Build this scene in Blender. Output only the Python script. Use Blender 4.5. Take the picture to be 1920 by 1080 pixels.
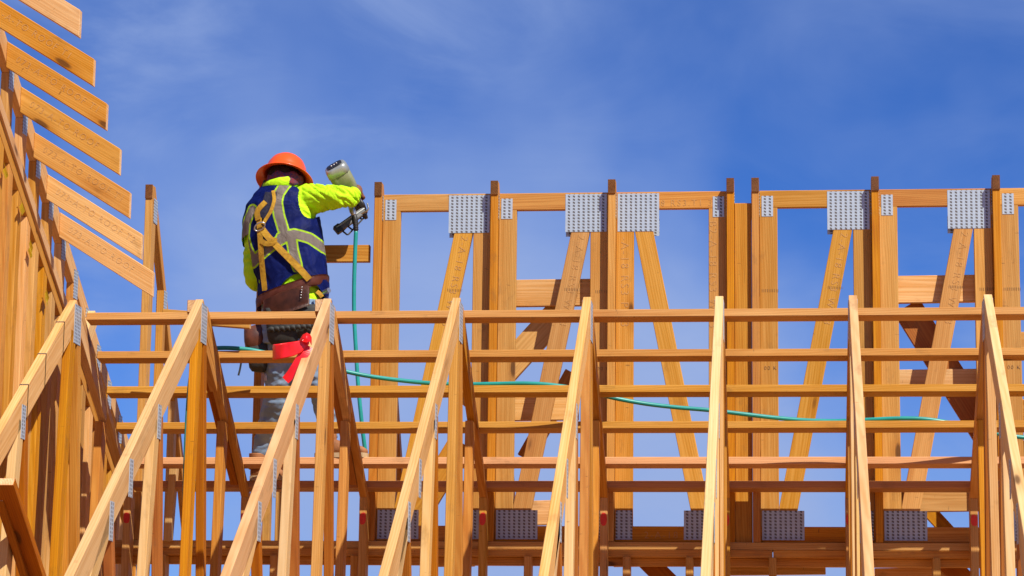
import bpy, bmesh, math, random
from mathutils import Vector, Matrix, Euler, noise as mnoise
random.seed(7)
for o in list(bpy.data.objects): bpy.data.objects.remove(o)
scene = bpy.context.scene
COL = scene.collection
PZ = 4.1            # height of the roof truss peaks above the ground (m)
S = 0.6096          # truss spacing, 24 inches

# ------------------------------------------------------------------ camera
FPX, YAW, PIT, ROL = 4848.23, 0.1081032, 0.1794243, 0.0126922
CAM = Vector((3.36324, -11.75378, -2.10088 + PZ))
_f = Vector((-math.sin(YAW)*math.cos(PIT), math.cos(YAW)*math.cos(PIT), math.sin(PIT)))
_r0 = Vector((math.cos(YAW), math.sin(YAW), 0)); _u0 = _r0.cross(_f)
_r = math.cos(ROL)*_r0 + math.sin(ROL)*_u0
_u = -math.sin(ROL)*_r0 + math.cos(ROL)*_u0
cd = bpy.data.cameras.new('camera'); cam = bpy.data.objects.new('camera', cd); COL.objects.link(cam)
cam.matrix_world = Matrix(((_r.x, _u.x, -_f.x, CAM.x), (_r.y, _u.y, -_f.y, CAM.y), (_r.z, _u.z, -_f.z, CAM.z), (0, 0, 0, 1)))
cd.sensor_width = 36; cd.lens = 36*FPX/1920; cd.clip_start = .1; cd.clip_end = 4000
scene.camera = cam
scene.render.resolution_x, scene.render.resolution_y = 1024, 576

# ------------------------------------------------------------------ sky, sun, exposure
SUN_AZ, SUN_EL = math.radians(42), math.radians(49)      # to the right of the camera side, and up
w = bpy.data.worlds.new('World'); scene.world = w; w.use_nodes = True
nt = w.node_tree; nt.nodes.clear()
def wn(t, **k):
    n = nt.nodes.new(t)
    for a, b in k.items(): setattr(n, a, b)
    return n
sky = wn('ShaderNodeTexSky', sky_type='NISHITA', sun_disc=False)
sky.sun_elevation = SUN_EL; sky.sun_rotation = math.pi - SUN_AZ
sky.altitude = 1500; sky.air_density = 1.0; sky.dust_density = 0.1; sky.ozone_density = 5.0
tint = wn('ShaderNodeMix', data_type='RGBA', blend_type='MULTIPLY'); tint.inputs[0].default_value = 1
tint.inputs[7].default_value = (.27, .575, 1.13, 1)
tcw = wn('ShaderNodeTexCoord')
mpw = wn('ShaderNodeMapping'); mpw.inputs['Rotation'].default_value = (0, math.radians(-30), 0); mpw.inputs['Scale'].default_value = (7, 7, 16); mpw.inputs['Location'].default_value = (2.65, 1.93, -2.66)
n1 = wn('ShaderNodeTexNoise'); n1.inputs['Scale'].default_value = 1.0; n1.inputs['Detail'].default_value = 9; n1.inputs['Roughness'].default_value = .58; n1.inputs['Distortion'].default_value = .9
n2 = wn('ShaderNodeTexNoise'); n2.inputs['Scale'].default_value = 5.5; n2.inputs['Detail'].default_value = 1
r1 = wn('ShaderNodeMapRange'); r1.inputs[1].default_value = .36; r1.inputs[2].default_value = .80; r1.interpolation_type = 'SMOOTHSTEP'
r2 = wn('ShaderNodeMapRange'); r2.inputs[1].default_value = .38; r2.inputs[2].default_value = .62; r2.inputs[3].default_value = .25; r2.interpolation_type = 'SMOOTHSTEP'
mu = wn('ShaderNodeMath', operation='MULTIPLY'); mu2 = wn('ShaderNodeMath', operation='MULTIPLY'); mu2.inputs[1].default_value = .72
cl = wn('ShaderNodeMix', data_type='RGBA'); cl.inputs[7].default_value = (3.2, 4.35, 7.6, 1)
bg = wn('ShaderNodeBackground'); bg.inputs['Strength'].default_value = .075
wo = wn('ShaderNodeOutputWorld')
L = nt.links.new
L(sky.outputs[0], tint.inputs[6]); L(tcw.outputs['Generated'], mpw.inputs[0]); L(mpw.outputs[0], n1.inputs['Vector']); L(tcw.outputs['Generated'], n2.inputs['Vector'])
L(n1.outputs['Fac'], r1.inputs[0]); L(n2.outputs['Fac'], r2.inputs[0]); L(r1.outputs[0], mu.inputs[0]); L(r2.outputs[0], mu.inputs[1]); L(mu.outputs[0], mu2.inputs[0])
sz = wn('ShaderNodeSeparateXYZ'); L(tcw.outputs['Generated'], sz.inputs[0])
n3 = wn('ShaderNodeTexNoise'); n3.inputs['Scale'].default_value = 4.6; n3.inputs['Detail'].default_value = 5; n3.inputs['Roughness'].default_value = .47
mp3 = wn('ShaderNodeMapping'); mp3.inputs['Location'].default_value = (.435, -.32, .30); L(tcw.outputs['Generated'], mp3.inputs[0]); L(mp3.outputs[0], n3.inputs['Vector'])
hz = wn('ShaderNodeMapRange', interpolation_type='SMOOTHSTEP'); hz.inputs[1].default_value = .50; hz.inputs[2].default_value = .10; hz.inputs[3].default_value = 0; hz.inputs[4].default_value = .92; L(sz.outputs[2], hz.inputs[0])
h3 = wn('ShaderNodeMapRange', interpolation_type='SMOOTHSTEP'); h3.inputs[1].default_value = .33; h3.inputs[2].default_value = .60; h3.inputs[3].default_value = .03; h3.inputs[4].default_value = 1.0; L(n3.outputs['Fac'], h3.inputs[0])
hm = wn('ShaderNodeMath', operation='MULTIPLY'); L(hz.outputs[0], hm.inputs[0]); L(h3.outputs[0], hm.inputs[1])
sa = wn('ShaderNodeMath', operation='ADD', use_clamp=True); L(mu2.outputs[0], sa.inputs[0]); L(hm.outputs[0], sa.inputs[1])
L(sa.outputs[0], cl.inputs[0]); L(tint.outputs[2], cl.inputs[6]); L(cl.outputs[2], bg.inputs['Color']); L(bg.outputs[0], wo.inputs[0])
sd = bpy.data.lights.new('sun', 'SUN'); sd.energy = 5.0; sd.angle = math.radians(.55); sd.color = (1, .93, .82)
so = bpy.data.objects.new('sun', sd); COL.objects.link(so)
sv = Vector((math.sin(SUN_AZ)*math.cos(SUN_EL), -math.cos(SUN_AZ)*math.cos(SUN_EL), math.sin(SUN_EL)))
so.rotation_euler = sv.to_track_quat('Z', 'Y').to_euler(); so.location = (6, -8, 14)
scene.view_settings.view_transform = 'Standard'; scene.view_settings.look = 'None'
scene.view_settings.exposure = 0.40; scene.view_settings.gamma = 1.0
scene.render.engine = 'CYCLES'

# ------------------------------------------------------------------ measuring helpers (photo pixel -> point on a plane of the building)
def _ray(px, py): return _f + _r*((px-960)/FPX) - _u*((py-540)/FPX)
def on_x(px, py, x): d = _ray(px, py); return CAM + d*((x-CAM.x)/d.x)
def on_y(px, py, y): d = _ray(px, py); return CAM + d*((y-CAM.y)/d.y)
T35 = 0.709
def on_slope(px, py, c):        # plane of the back roof slope, c above the chord underside
    d = _ray(px, py); k = (c + PZ - CAM.z - T35*CAM.y)/(d.z + T35*d.y); return CAM + d*k

# ------------------------------------------------------------------ materials
def mat(name):
    m = bpy.data.materials.new(name); m.use_nodes = True
    return m, m.node_tree, m.node_tree.nodes['Principled BSDF']
def wood(name, light, dark, rough=.62, knot=.62, end=False, contrast=.55, dirt=.0):
    m, t, b = mat(name)
    def N(ty, **k):
        n = t.nodes.new(ty)
        for a, v in k.items(): setattr(n, a, v)
        return n
    lk = t.links.new
    tc = N('ShaderNodeTexCoord'); oi = N('ShaderNodeObjectInfo')
    cx = N('ShaderNodeCombineXYZ')
    for i, s in enumerate((37.0, 3.1, 5.3)):
        q = N('ShaderNodeMath', operation='MULTIPLY'); q.inputs[1].default_value = s; lk(oi.outputs['Random'], q.inputs[0]); lk(q.outputs[0], cx.inputs[i])
    ad = N('ShaderNodeVectorMath', operation='ADD'); lk(tc.outputs['Object'], ad.inputs[0]); lk(cx.outputs[0], ad.inputs[1])
    def scaled(v, src=ad.outputs[0]):
        q = N('ShaderNodeVectorMath', operation='MULTIPLY'); q.inputs[1].default_value = v; lk(src, q.inputs[0]); return q.outputs[0]
    def noise(v, detail=3, rough_=.55):
        q = N('ShaderNodeTexNoise'); q.inputs['Scale'].default_value = 1; q.inputs['Detail'].default_value = detail; q.inputs['Roughness'].default_value = rough_
        lk(scaled(v), q.inputs['Vector']); return q.outputs['Fac']
    def math_(op, a, bb=None, c=None):
        q = N('ShaderNodeMath', operation=op)
        for i, z in enumerate((a, bb, c)):
            if z is None: continue
            if isinstance(z, (int, float)): q.inputs[i].default_value = z
            else: lk(z, q.inputs[i])
        return q.outputs[0]
    def ramp(v, a, bb, lo=0, hi=1):
        q = N('ShaderNodeMapRange', interpolation_type='SMOOTHSTEP'); q.inputs[1].default_value = a; q.inputs[2].default_value = bb; q.inputs[3].default_value = lo; q.inputs[4].default_value = hi
        lk(v, q.inputs[0]); return q.outputs[0]
    if end:
        streak = noise((70, 70, 70), 4); broad = noise((12, 12, 12), 2)
    else:
        streak = noise((2.2, 60, 60), 4, .6); broad = noise((.9, 8, 8), 2)
    # annual rings: distance from a pith line that runs at a slight angle to the board
    sp = N('ShaderNodeSeparateXYZ'); lk(tc.outputs['Object'], sp.inputs[0])
    ty = math_('MULTIPLY_ADD', oi.outputs['Random'], .16, -.08)
    yy = math_('ADD', math_('MULTIPLY_ADD', sp.outputs[0], .035, ty), sp.outputs[1])
    zz = math_('ADD', math_('MULTIPLY', oi.outputs['Random'], .05), math_('ADD', sp.outputs[2], .012))
    rr = math_('SQRT', math_('ADD', math_('MULTIPLY', yy, yy), math_('MULTIPLY', zz, zz)))
    wob = noise((1.6, 10, 10), 3)
    ring = math_('SINE', math_('ADD', math_('MULTIPLY', rr, 620.0), math_('MULTIPLY', wob, 17.0)))
    ringn = math_('MULTIPLY_ADD', ring, .5, .5)
    f = math_('ADD', math_('MULTIPLY', ramp(streak, .32, .68), .40), math_('ADD', math_('MULTIPLY', ringn, .30), math_('MULTIPLY', ramp(broad, .3, .7), .30)))
    mx = N('ShaderNodeMix', data_type='RGBA'); mx.inputs[6].default_value = (*light, 1); mx.inputs[7].default_value = (*dark, 1)
    lk(math_('MULTIPLY', f, contrast*1.5), mx.inputs[0])
    col = mx.outputs[2]
    def over(fac, c, col):
        q = N('ShaderNodeMix', data_type='RGBA'); q.inputs[7].default_value = (*c, 1); lk(col, q.inputs[6]); lk(fac, q.inputs[0]); return q.outputs[2]
    if not end:
        vo = N('ShaderNodeTexVoronoi'); vo.inputs['Scale'].default_value = 1; lk(scaled((2.3, 7.5, 7.5)), vo.inputs['Vector'])
        se = N('ShaderNodeSeparateColor'); lk(vo.outputs['Color'], se.inputs[0])
        pick = math_('GREATER_THAN', se.outputs[0], 1-knot)
        halo = math_('MULTIPLY', ramp(vo.outputs['Distance'], .08, .36, 1, 0), pick)
        core = math_('MULTIPLY', ramp(vo.outputs['Distance'], .07, .14, 1, 0), pick)
        col = over(math_('MULTIPLY', halo, .45), (dark[0]*.72, dark[1]*.55, dark[2]*.42), col)
        col = over(math_('MULTIPLY', core, .8), (.07, .026, .008), col)
        # short checks and saw marks across the grain
        tick = math_('MULTIPLY', ramp(noise((85, 16, 16), 2), .70, .76), ramp(noise((6, 5, 5), 1), .50, .60))
        col = over(math_('MULTIPLY', tick, .6), (.10, .045, .018), col)
        # weathered grey-brown smudges
        sm = ramp(noise((5, 9, 9), 4, .65), .57, .72)
        col = over(math_('MULTIPLY', sm, .32+dirt), (.16, .085, .035), col)
        # fine long checks
        ck = ramp(noise((3.2, 150, 150), 2), .72, .78)
        col = over(math_('MULTIPLY', ck, .45), (.14, .06, .02), col)
    hs = N('ShaderNodeHueSaturation'); lk(col, hs.inputs['Color'])
    lk(math_('MULTIPLY_ADD', oi.outputs['Random'], .008, .495), hs.inputs['Hue'])
    r7 = math_('FRACT', math_('MULTIPLY', oi.outputs['Random'], 7.31))
    lk(math_('MULTIPLY_ADD', r7, .22, .88), hs.inputs['Value'])
    r3 = math_('FRACT', math_('MULTIPLY', oi.outputs['Random'], 13.7))
    lk(math_('MULTIPLY_ADD', r3, .13, .97), hs.inputs['Saturation'])
    lk(hs.outputs[0], b.inputs['Base Color'])
    b.inputs['Roughness'].default_value = rough; b.inputs['Specular IOR Level'].default_value = .25
    bp = N('ShaderNodeBump'); bp.inputs['Strength'].default_value = .35; bp.inputs['Distance'].default_value = .0015
    lk(math_('ADD', streak, math_('MULTIPLY', ringn, .4)), bp.inputs['Height']); lk(bp.outputs[0], b.inputs['Normal'])
    return m
W_PEACH = wood('fir_peach', (.74, .47, .22), (.56, .28, .09), contrast=.7)
W_PALE = wood('spruce_pale', (.70, .49, .24), (.56, .33, .11), contrast=.6)
W_AMBER = wood('fir_amber', (.60, .295, .060), (.43, .165, .022), contrast=.8)
W_TAN = wood('fir_tan', (.61, .34, .105), (.45, .21, .045), contrast=.8)
W_ROSE = wood('fir_rose', (.64, .355, .12), (.47, .21, .05), contrast=.75)
W_DARK = wood('fir_dark_and_shaded', (.46, .17, .025), (.30, .085, .009), contrast=.7)  # dark boards; on rear webs and sister boards the colour carries shade
W_END = wood('end_grain', (.50, .27, .11), (.22, .09, .03), end=True, rough=.85)
W_ENDP = wood('end_grain_pale', (.80, .56, .32), (.45, .22, .09), end=True, rough=.8)
W_ENDD = wood('end_grain_weathered', (.20, .085, .03), (.07, .025, .010), end=True, rough=.9)

def plate_mat():
    m, t, b = mat('galvanised_plate')
    tc = t.nodes.new('ShaderNodeTexCoord'); sp = t.nodes.new('ShaderNodeSeparateXYZ'); t.links.new(tc.outputs['Object'], sp.inputs[0])
    def M(op, a, c=None, e=None):
        q = t.nodes.new('ShaderNodeMath'); q.operation = op
        for i, z in enumerate((a, c, e)):
            if z is None: continue
            if isinstance(z, (int, float)): q.inputs[i].default_value = z
            else: t.links.new(z, q.inputs[i])
        return q.outputs[0]
    u = M('FRACT', M('MULTIPLY', sp.outputs[0], 1/.0255)); right = M('GREATER_THAN', u, .5)
    inc = M('MULTIPLY', M('GREATER_THAN', u, .28), M('LESS_THAN', u, .72))
    v = M('FRACT', M('ADD', M('MULTIPLY', sp.outputs[1], 1/.0165), M('MULTIPLY', right, .12)))
    slot = M('MULTIPLY', inc, M('LESS_THAN', v, .60))
    nz = t.nodes.new('ShaderNodeTexNoise'); nz.inputs['Scale'].default_value = 24; nz.inputs['Detail'].default_value = 3; t.links.new(tc.outputs['Object'], nz.inputs['Vector'])
    cr = t.nodes.new('ShaderNodeMix'); cr.data_type = 'RGBA'; cr.inputs[6].default_value = (.35, .42, .50, 1); cr.inputs[7].default_value = (.48, .57, .67, 1); t.links.new(nz.outputs['Fac'], cr.inputs[0])
    mx = t.nodes.new('ShaderNodeMix'); mx.data_type = 'RGBA'; mx.inputs[7].default_value = (.13, .12, .115, 1); t.links.new(cr.outputs[2], mx.inputs[6]); t.links.new(slot, mx.inputs[0])
    t.links.new(mx.outputs[2], b.inputs['Base Color'])
    b.inputs['Metallic'].default_value = .15; b.inputs['Roughness'].default_value = .45
    bp = t.nodes.new('ShaderNodeBump'); bp.invert = True; bp.inputs['Strength'].default_value = .8; bp.inputs['Distance'].default_value = .002
    t.links.new(slot, bp.inputs['Height']); t.links.new(bp.outputs[0], b.inputs['Normal'])
    return m
M_PLATE = plate_mat()
def plain(name, c, rough=.5, metal=0, c2=None, scale=30, bump=.0, spec=.5, coat=0):
    m, t, b = mat(name)
    b.inputs['Roughness'].default_value = rough; b.inputs['Metallic'].default_value = metal; b.inputs['Specular IOR Level'].default_value = spec
    if coat: b.inputs['Coat Weight'].default_value = coat
    tc = t.nodes.new('ShaderNodeTexCoord'); nz = t.nodes.new('ShaderNodeTexNoise'); nz.inputs['Scale'].default_value = scale; nz.inputs['Detail'].default_value = 4
    t.links.new(tc.outputs['Object'], nz.inputs['Vector'])
    mx = t.nodes.new('ShaderNodeMix'); mx.data_type = 'RGBA'; mx.inputs[6].default_value = (*c, 1); mx.inputs[7].default_value = (*(c2 or [k*.82 for k in c]), 1)
    mr = t.nodes.new('ShaderNodeMapRange'); mr.inputs[1].default_value = .35; mr.inputs[2].default_value = .65
    t.links.new(nz.outputs['Fac'], mr.inputs[0]); t.links.new(mr.outputs[0], mx.inputs[0]); t.links.new(mx.outputs[2], b.inputs['Base Color'])
    if bump:
        bp = t.nodes.new('ShaderNodeBump'); bp.inputs['Strength'].default_value = bump; bp.inputs['Distance'].default_value = .004
        t.links.new(nz.outputs['Fac'], bp.inputs['Height']); t.links.new(bp.outputs[0], b.inputs['Normal'])
    return m
M_STAMP = plain('stamp_ink', (.40, .19, .055), .8, c2=(.58, .31, .095), scale=60)
M_STAMPL = plain('faded_stamp_ink', (.50, .28, .11), .8, c2=(.68, .42, .19), scale=60)
M_INKD = plain('grade_stamp_ink', (.06, .035, .02), .8, c2=(.22, .11, .05), scale=90)
M_RED = plain('red_spray_paint', (.72, .03, .012), .6, scale=90)
M_TEAL = plain('teal_hose_rubber', (.012, .30, .27), .38, scale=14)
M_TAG = plain('yellow_paper_tag', (.82, .60, .02), .6)
M_GROUND = plain('bare_dirt', (.42, .22, .085), .95, c2=(.34, .17, .06), scale=.6, bump=.2)
M_STEEL = plain('steel', (.55, .55, .55), .35, .9)

# ------------------------------------------------------------------ object helpers
def props(o, label=None, cat=None, group=None, kind=None):
    if label: o['label'] = label
    if cat: o['category'] = cat
    if group: o['group'] = group
    if kind: o['kind'] = kind
    return o
def root(name, loc, label, cat, group=None):
    o = bpy.data.objects.new(name, None); COL.objects.link(o); o.location = loc; o.empty_display_size = .1
    return props(o, label, cat, group)
def place(o, parent, mw):
    COL.objects.link(o)
    if parent:
        o.parent = parent
        bpy_inv = world_of(parent).inverted()
        o.matrix_local = bpy_inv @ mw
    else: o.matrix_local = mw
    return o
def world_of(o):
    m = o.matrix_basis.copy()
    while o.parent: o = o.parent; m = o.matrix_basis @ m
    return m
CH = .0022
def plank(name, poly, nrm, th, along, m, parent=None, endm=None, chamfer=CH):
    """A board: a flat outline (list of points) given thickness along its normal; local X runs along the grain."""
    poly = [Vector(q) for q in poly]; nrm = Vector(nrm).normalized(); ax = Vector(along); ax = (ax - nrm*ax.dot(nrm)).normalized()
    ay = nrm.cross(ax); c = sum(poly, Vector())/len(poly)
    mw = Matrix(((ax.x, ay.x, nrm.x, c.x), (ax.y, ay.y, nrm.y, c.y), (ax.z, ay.z, nrm.z, c.z), (0, 0, 0, 1)))
    pts = [((q-c).dot(ax), (q-c).dot(ay)) for q in poly]
    area = sum(pts[i][0]*pts[(i+1) % len(pts)][1]-pts[(i+1) % len(pts)][0]*pts[i][1] for i in range(len(pts)))
    if area < 0: pts.reverse()
    bm = bmesh.new()
    lo = [bm.verts.new((x, y, -th/2)) for x, y in pts]; hi = [bm.verts.new((x, y, th/2)) for x, y in pts]
    bm.faces.new(hi); bm.faces.new(lo[::-1]); n = len(pts)
    for i in range(n): bm.faces.new((lo[i], lo[(i+1) % n], hi[(i+1) % n], hi[i]))
    bm.normal_update()
    for fc in bm.faces:
        if abs(fc.normal.x) > .5 and abs(fc.normal.z) < .5: fc.material_index = 1
    if chamfer and th > .006: bmesh.ops.bevel(bm, geom=list(bm.edges), offset=chamfer, segments=1, affect='EDGES', profile=.5, clamp_overlap=True)
    me = bpy.data.meshes.new(name); bm.to_mesh(me); bm.free()
    me.materials.append(m); me.materials.append(endm or W_ENDP)
    return place(bpy.data.objects.new(name, me), parent, mw)
def V(x, y, z): return Vector((x, y, z+PZ))        # z measured from the truss peaks
def stick(name, a, b, wdir, wd, th, m, parent=None, endm=None):
    """Straight board from a to b, wd wide along wdir, th thick across."""
    a, b = Vector(a), Vector(b); d = (b-a).normalized(); wv = Vector(wdir); wv = (wv-d*wv.dot(d)).normalized()
    return plank(name, [a-wv*wd/2, b-wv*wd/2, b+wv*wd/2, a+wv*wd/2], d.cross(wv), th, d, m, parent, endm)
def plate(c, nrm, up, wd, ht, parent, name='connector_plate'):
    c, nrm, up = Vector(c), Vector(nrm).normalized(), Vector(up).normalized(); s = up.cross(nrm)
    o = plank(name, [c-s*wd/2-up*ht/2, c+s*wd/2-up*ht/2, c+s*wd/2+up*ht/2, c-s*wd/2+up*ht/2], nrm, .0016, s, M_PLATE, parent, M_PLATE)
    return o
def copy_tree(o, parent=None):
    c = o.copy(); COL.objects.link(c); c.parent = parent
    for ch in list(o.children): copy_tree(ch, c)
    return c
_fonts = {}
def text_mesh(s, size, m, thin=-.012):
    cu = bpy.data.curves.new('t', 'FONT'); cu.body = s; cu.size = size; cu.align_x = 'LEFT'; cu.align_y = 'CENTER'; cu.offset = thin*size; cu.extrude = .0003; cu.resolution_u = 2; cu.space_character = 1.25
    ob = bpy.data.objects.new('t', cu); COL.objects.link(ob)
    dg = bpy.context.evaluated_depsgraph_get(); me = bpy.data.meshes.new_from_object(ob.evaluated_get(dg)); bpy.data.objects.remove(ob)
    me.materials.clear(); me.materials.append(m); return me
def stamp(s, at, along, up, size, parent, m=None, name='stamp'):
    """Ink lettering lying on a board face (at = left middle of the text)."""
    ax, ay = Vector(along).normalized(), Vector(up); ay = (ay-ax*ay.dot(ax)).normalized(); n = ax.cross(ay); at = Vector(at)+n*.0008
    mw = Matrix(((ax.x, ay.x, n.x, at.x), (ax.y, ay.y, n.y, at.y), (ax.z, ay.z, n.z, at.z), (0, 0, 0, 1)))
    o = bpy.data.objects.new(name, text_mesh(s, size, m or M_STAMP)); return place(o, parent, mw)
def tube(name, pts, rad, m, parent=None, seg=10, closed_caps=True, radii=None):
    """Round tube through the points (Catmull-Rom smoothed)."""
    P = [Vector(q) for q in pts]; out = []; rl = []
    for i in range(len(P)-1):
        p0, p1, p2, p3 = P[max(i-1, 0)], P[i], P[i+1], P[min(i+2, len(P)-1)]
        for k in range(6):
            t = k/6; out.append(.5*((2*p1)+(p2-p0)*t+(2*p0-5*p1+4*p2-p3)*t*t+(3*p1-p0-3*p2+p3)*t**3))
            rl.append((radii[i]*(1-t)+radii[i+1]*t) if radii else rad)
    out.append(P[-1]); rl.append(radii[-1] if radii else rad)
    c = sum(out, Vector())/len(out); bm = bmesh.new(); rings = []; up = Vector((.13, .31, .94))
    for i, q in enumerate(out):
        d = (out[min(i+1, len(out)-1)]-out[max(i-1, 0)]).normalized(); s = d.cross(up)
        if s.length < 1e-3: s = d.cross(Vector((1, 0, 0)))
        s.normalize(); v = s.cross(d)
        rings.append([bm.verts.new(q-c+(s*math.cos(a)+v*math.sin(a))*rl[i]) for a in [2*math.pi*k/seg for k in range(seg)]])
    for a, b in zip(rings, rings[1:]):
        for k in range(seg): bm.faces.new((a[k], a[(k+1) % seg], b[(k+1) % seg], b[k]))
    bm.faces.new(rings[0]); bm.faces.new(rings[-1][::-1]); bmesh.ops.recalc_face_normals(bm, faces=bm.faces)
    for fc in bm.faces: fc.smooth = len(fc.verts) == 4
    me = bpy.data.meshes.new(name); bm.to_mesh(me); bm.free(); me.materials.append(m)
    return place(bpy.data.objects.new(name, me), parent, Matrix.Translation(c))

# ------------------------------------------------------------------ ground
bm = bmesh.new(); n = 24; R_ = 1500
vs = {}
for i in range(n+1):
    for j in range(n+1):
        u, v = (i/n*2-1), (j/n*2-1); x, y = math.copysign(abs(u)**3, u)*R_, math.copysign(abs(v)**3, v)*R_
        vs[i, j] = bm.verts.new((x, y, .04*mnoise.noise((x*.11, y*.11, 0)) - (.03 if math.hypot(x, y) < 15 else 0)))
for i in range(n):
    for j in range(n): bm.faces.new((vs[i, j], vs[i+1, j], vs[i+1, j+1], vs[i, j+1]))
me = bpy.data.meshes.new('ground'); bm.to_mesh(me); bm.free(); me.materials.append(M_GROUND)
props(place(bpy.data.objects.new('ground', me), None, Matrix()), 'bare brown dirt of the building site', None, None, 'structure')

# ------------------------------------------------------------------ roof trusses of the front row
XN = Vector((1, 0, 0))
TH = .038
def yz(x, pts): return [V(x, y, z) for y, z in pts]
def web(parent, x, far0, far1, depth, m, name='web'):
    (y0, z0), (y1, z1) = far0, far1
    d = Vector((0, y1-y0, z1-z0)).normalized(); nr = Vector((0, -1, 0)); nr = (nr-d*nr.dot(d)).normalized()*depth
    return plank(name, [V(x, y0, z0), V(x, y1, z1), V(x, y1, z1)+nr, V(x, y0, z0)+nr], XN, TH, d, m, parent)
YE, ZB = 1.24, -1.62
def make_truss(x, mats, sister, label, two_blocks=False):
    t = root('roof_truss', V(x, 0, ZB-.089), label, 'roof truss', 'roof trusses in the front row')
    mf, mk, mw1, mw2 = mats
    plank('top_chord', yz(x, [(0, 0), (-2.45, -2.45*T35), (-2.45, -2.45*T35-.152), (0, -.152)]), XN, TH, (0, -1, -T35), mf, t)
    # short rear rafter: block against the peak, then the rafter laid over it
    ye = .62
    plank('rear_block', yz(x, [(.002, 0), (ye, -ye*T35-.004), (ye, -ye*T35-.066), (.002, -.10)]), XN, TH-.001, (0, 1, -T35), mk, t)
    plank('rear_chord', yz(x, [(.10, -.10*T35), (.10, -.10*T35+.052), (YE, -YE*T35+.052), (YE, -YE*T35)]), XN, TH, (0, 1, -T35), mk, t)
    if two_blocks: plank('rear_block', yz(x, [(.09, -.165), (.36, -.262-.066), (.36, -.262-.128), (.09, -.225)]), XN, TH-.002, (0, 1, -T35), mk, t)
    if sister: plank('sister_board', yz(x-.0392, [(0, -.002), (0, -.062), (1.07, -.765), (1.13, -.74), (1.13, -.705)]), XN, TH, (0, 1.09, -.708), W_DARK, t)  # dark wood tone stands in for the shade on this board
    zb = ZB
    def down(a, b):      # extend far edge line a-b to the bottom chord
        k = (zb-a[1])/(b[1]-a[1]); return (a[0]+(b[0]-a[0])*k, zb)
    A = ((.012, -.155), (-.056, -1.298)); B = ((.095, -.15), (.251, -1.277)); D = ((-.747, -.683), (-.836, -1.352)); G = ((-.695, -.648), (-.6, -1.336))
    E = ((-1.481, -1.204), (-1.665, -1.41)); F = ((-1.455, -1.186), (-1.397, -1.391)); C_ = ((.627, -.512), (.574, -1.254))
    web(t, x, A[0], down(*A), .085, mw1); web(t, x, B[0], down(*B), .060, W_DARK if sister else mw2)  # dark tone on B paints in the shadow of web A
    web(t, x, D[0], down(*D), .080, W_PALE); web(t, x, G[0], down(*G), .055, W_DARK)  # G gets the dark tone with shade put into the colour
    web(t, x, E[0], down(*E), .080, W_PALE); web(t, x, F[0], down(*F), .05, W_DARK)
    web(t, x, C_[0], down(*C_), .085, W_AMBER)
    pe = plank('end_post', yz(x, [(YE, -YE*T35), (YE, zb), (YE-.089, zb), (YE-.089, -(YE-.089)*T35)]), XN, TH, (0, 0, 1), W_TAN, t)
    # spray mark on the end post (the front face of the post)
    bm = bmesh.new(); ctr = V(x, YE-.0898, -.925); K = 28
    vv = [bm.verts.new((.0163*math.copysign(abs(math.cos(2*math.pi*k/K))**.6, math.cos(2*math.pi*k/K)), 0, .030*math.sin(2*math.pi*k/K)*(1+.10*math.cos(x*9+2*math.pi*k/K*2)))) for k in range(K)]
    v2 = [bm.verts.new(q.co+Vector((0, .002, 0))) for q in vv]
    bm.faces.new(vv)
    for k in range(K): bm.faces.new((vv[k], v2[k], v2[(k+1) % K], vv[(k+1) % K]))
    me = bpy.data.meshes.new('paint_mark'); bm.to_mesh(me); bm.free(); me.materials.append(M_RED)
    place(bpy.data.objects.new('paint_mark', me), pe, Matrix.Translation(ctr))
    plank('bottom_chord', yz(x, [(-2.45, zb), (YE, zb), (YE, zb-.089), (-2.45, zb-.089)]), XN, TH, (0, 1, 0), W_TAN, t)
    for s in (1, -1):
        q = x+s*(TH/2+.0009); nv = (s, 0, 0)
        plate(V(q, .028, -.115), nv, (0, 0, 1), .115, .185, t)
        plate(V(q, -.765, -.68), nv, (0, 0, 1), .062, .15, t)
        plate(V(q, -1.215, -.975), nv, (0, 0, 1), .062, .16, t)
        plate(V(q, -1.50, -1.18), nv, (0, 0, 1), .062, .16, t)
    return t
TL = ['first roof truss from the left, its peak against the tall left wall',
      'second roof truss from the left, with a cut board end beside its peak',
      'third roof truss from the left, with red plastic ribbon tied below its peak',
      'fourth roof truss from the left, right of the one with the red ribbon',
      'fifth roof truss from the left, in front of the bay with the second big plate',
      'sixth roof truss from the left, pale rough chord at the middle double post',
      'fourth roof truss counted from the right edge, wavy grained pale chord seen edge on',
      'rightmost roof truss, chord leaning right with its shaded left side showing']
TL[6] = 'second roof truss from the right, wavy grained chord seen edge on'
mats = [(W_PEACH, W_PEACH, W_AMBER, W_AMBER), (W_PEACH, W_AMBER, W_AMBER, W_DARK), (W_PEACH, W_ROSE, W_TAN, W_DARK), (W_PEACH, W_AMBER, W_TAN, W_AMBER),
        (W_PEACH, W_AMBER, W_AMBER, W_AMBER), (W_PALE, W_ROSE, W_PEACH, W_AMBER), (W_PEACH, W_AMBER, W_PALE, W_AMBER), (W_PALE, W_ROSE, W_PEACH, W_DARK)]
trusses = [make_truss(i*S, mats[i], i in (1, 2), TL[i], i == 1) for i in range(8)]
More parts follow.
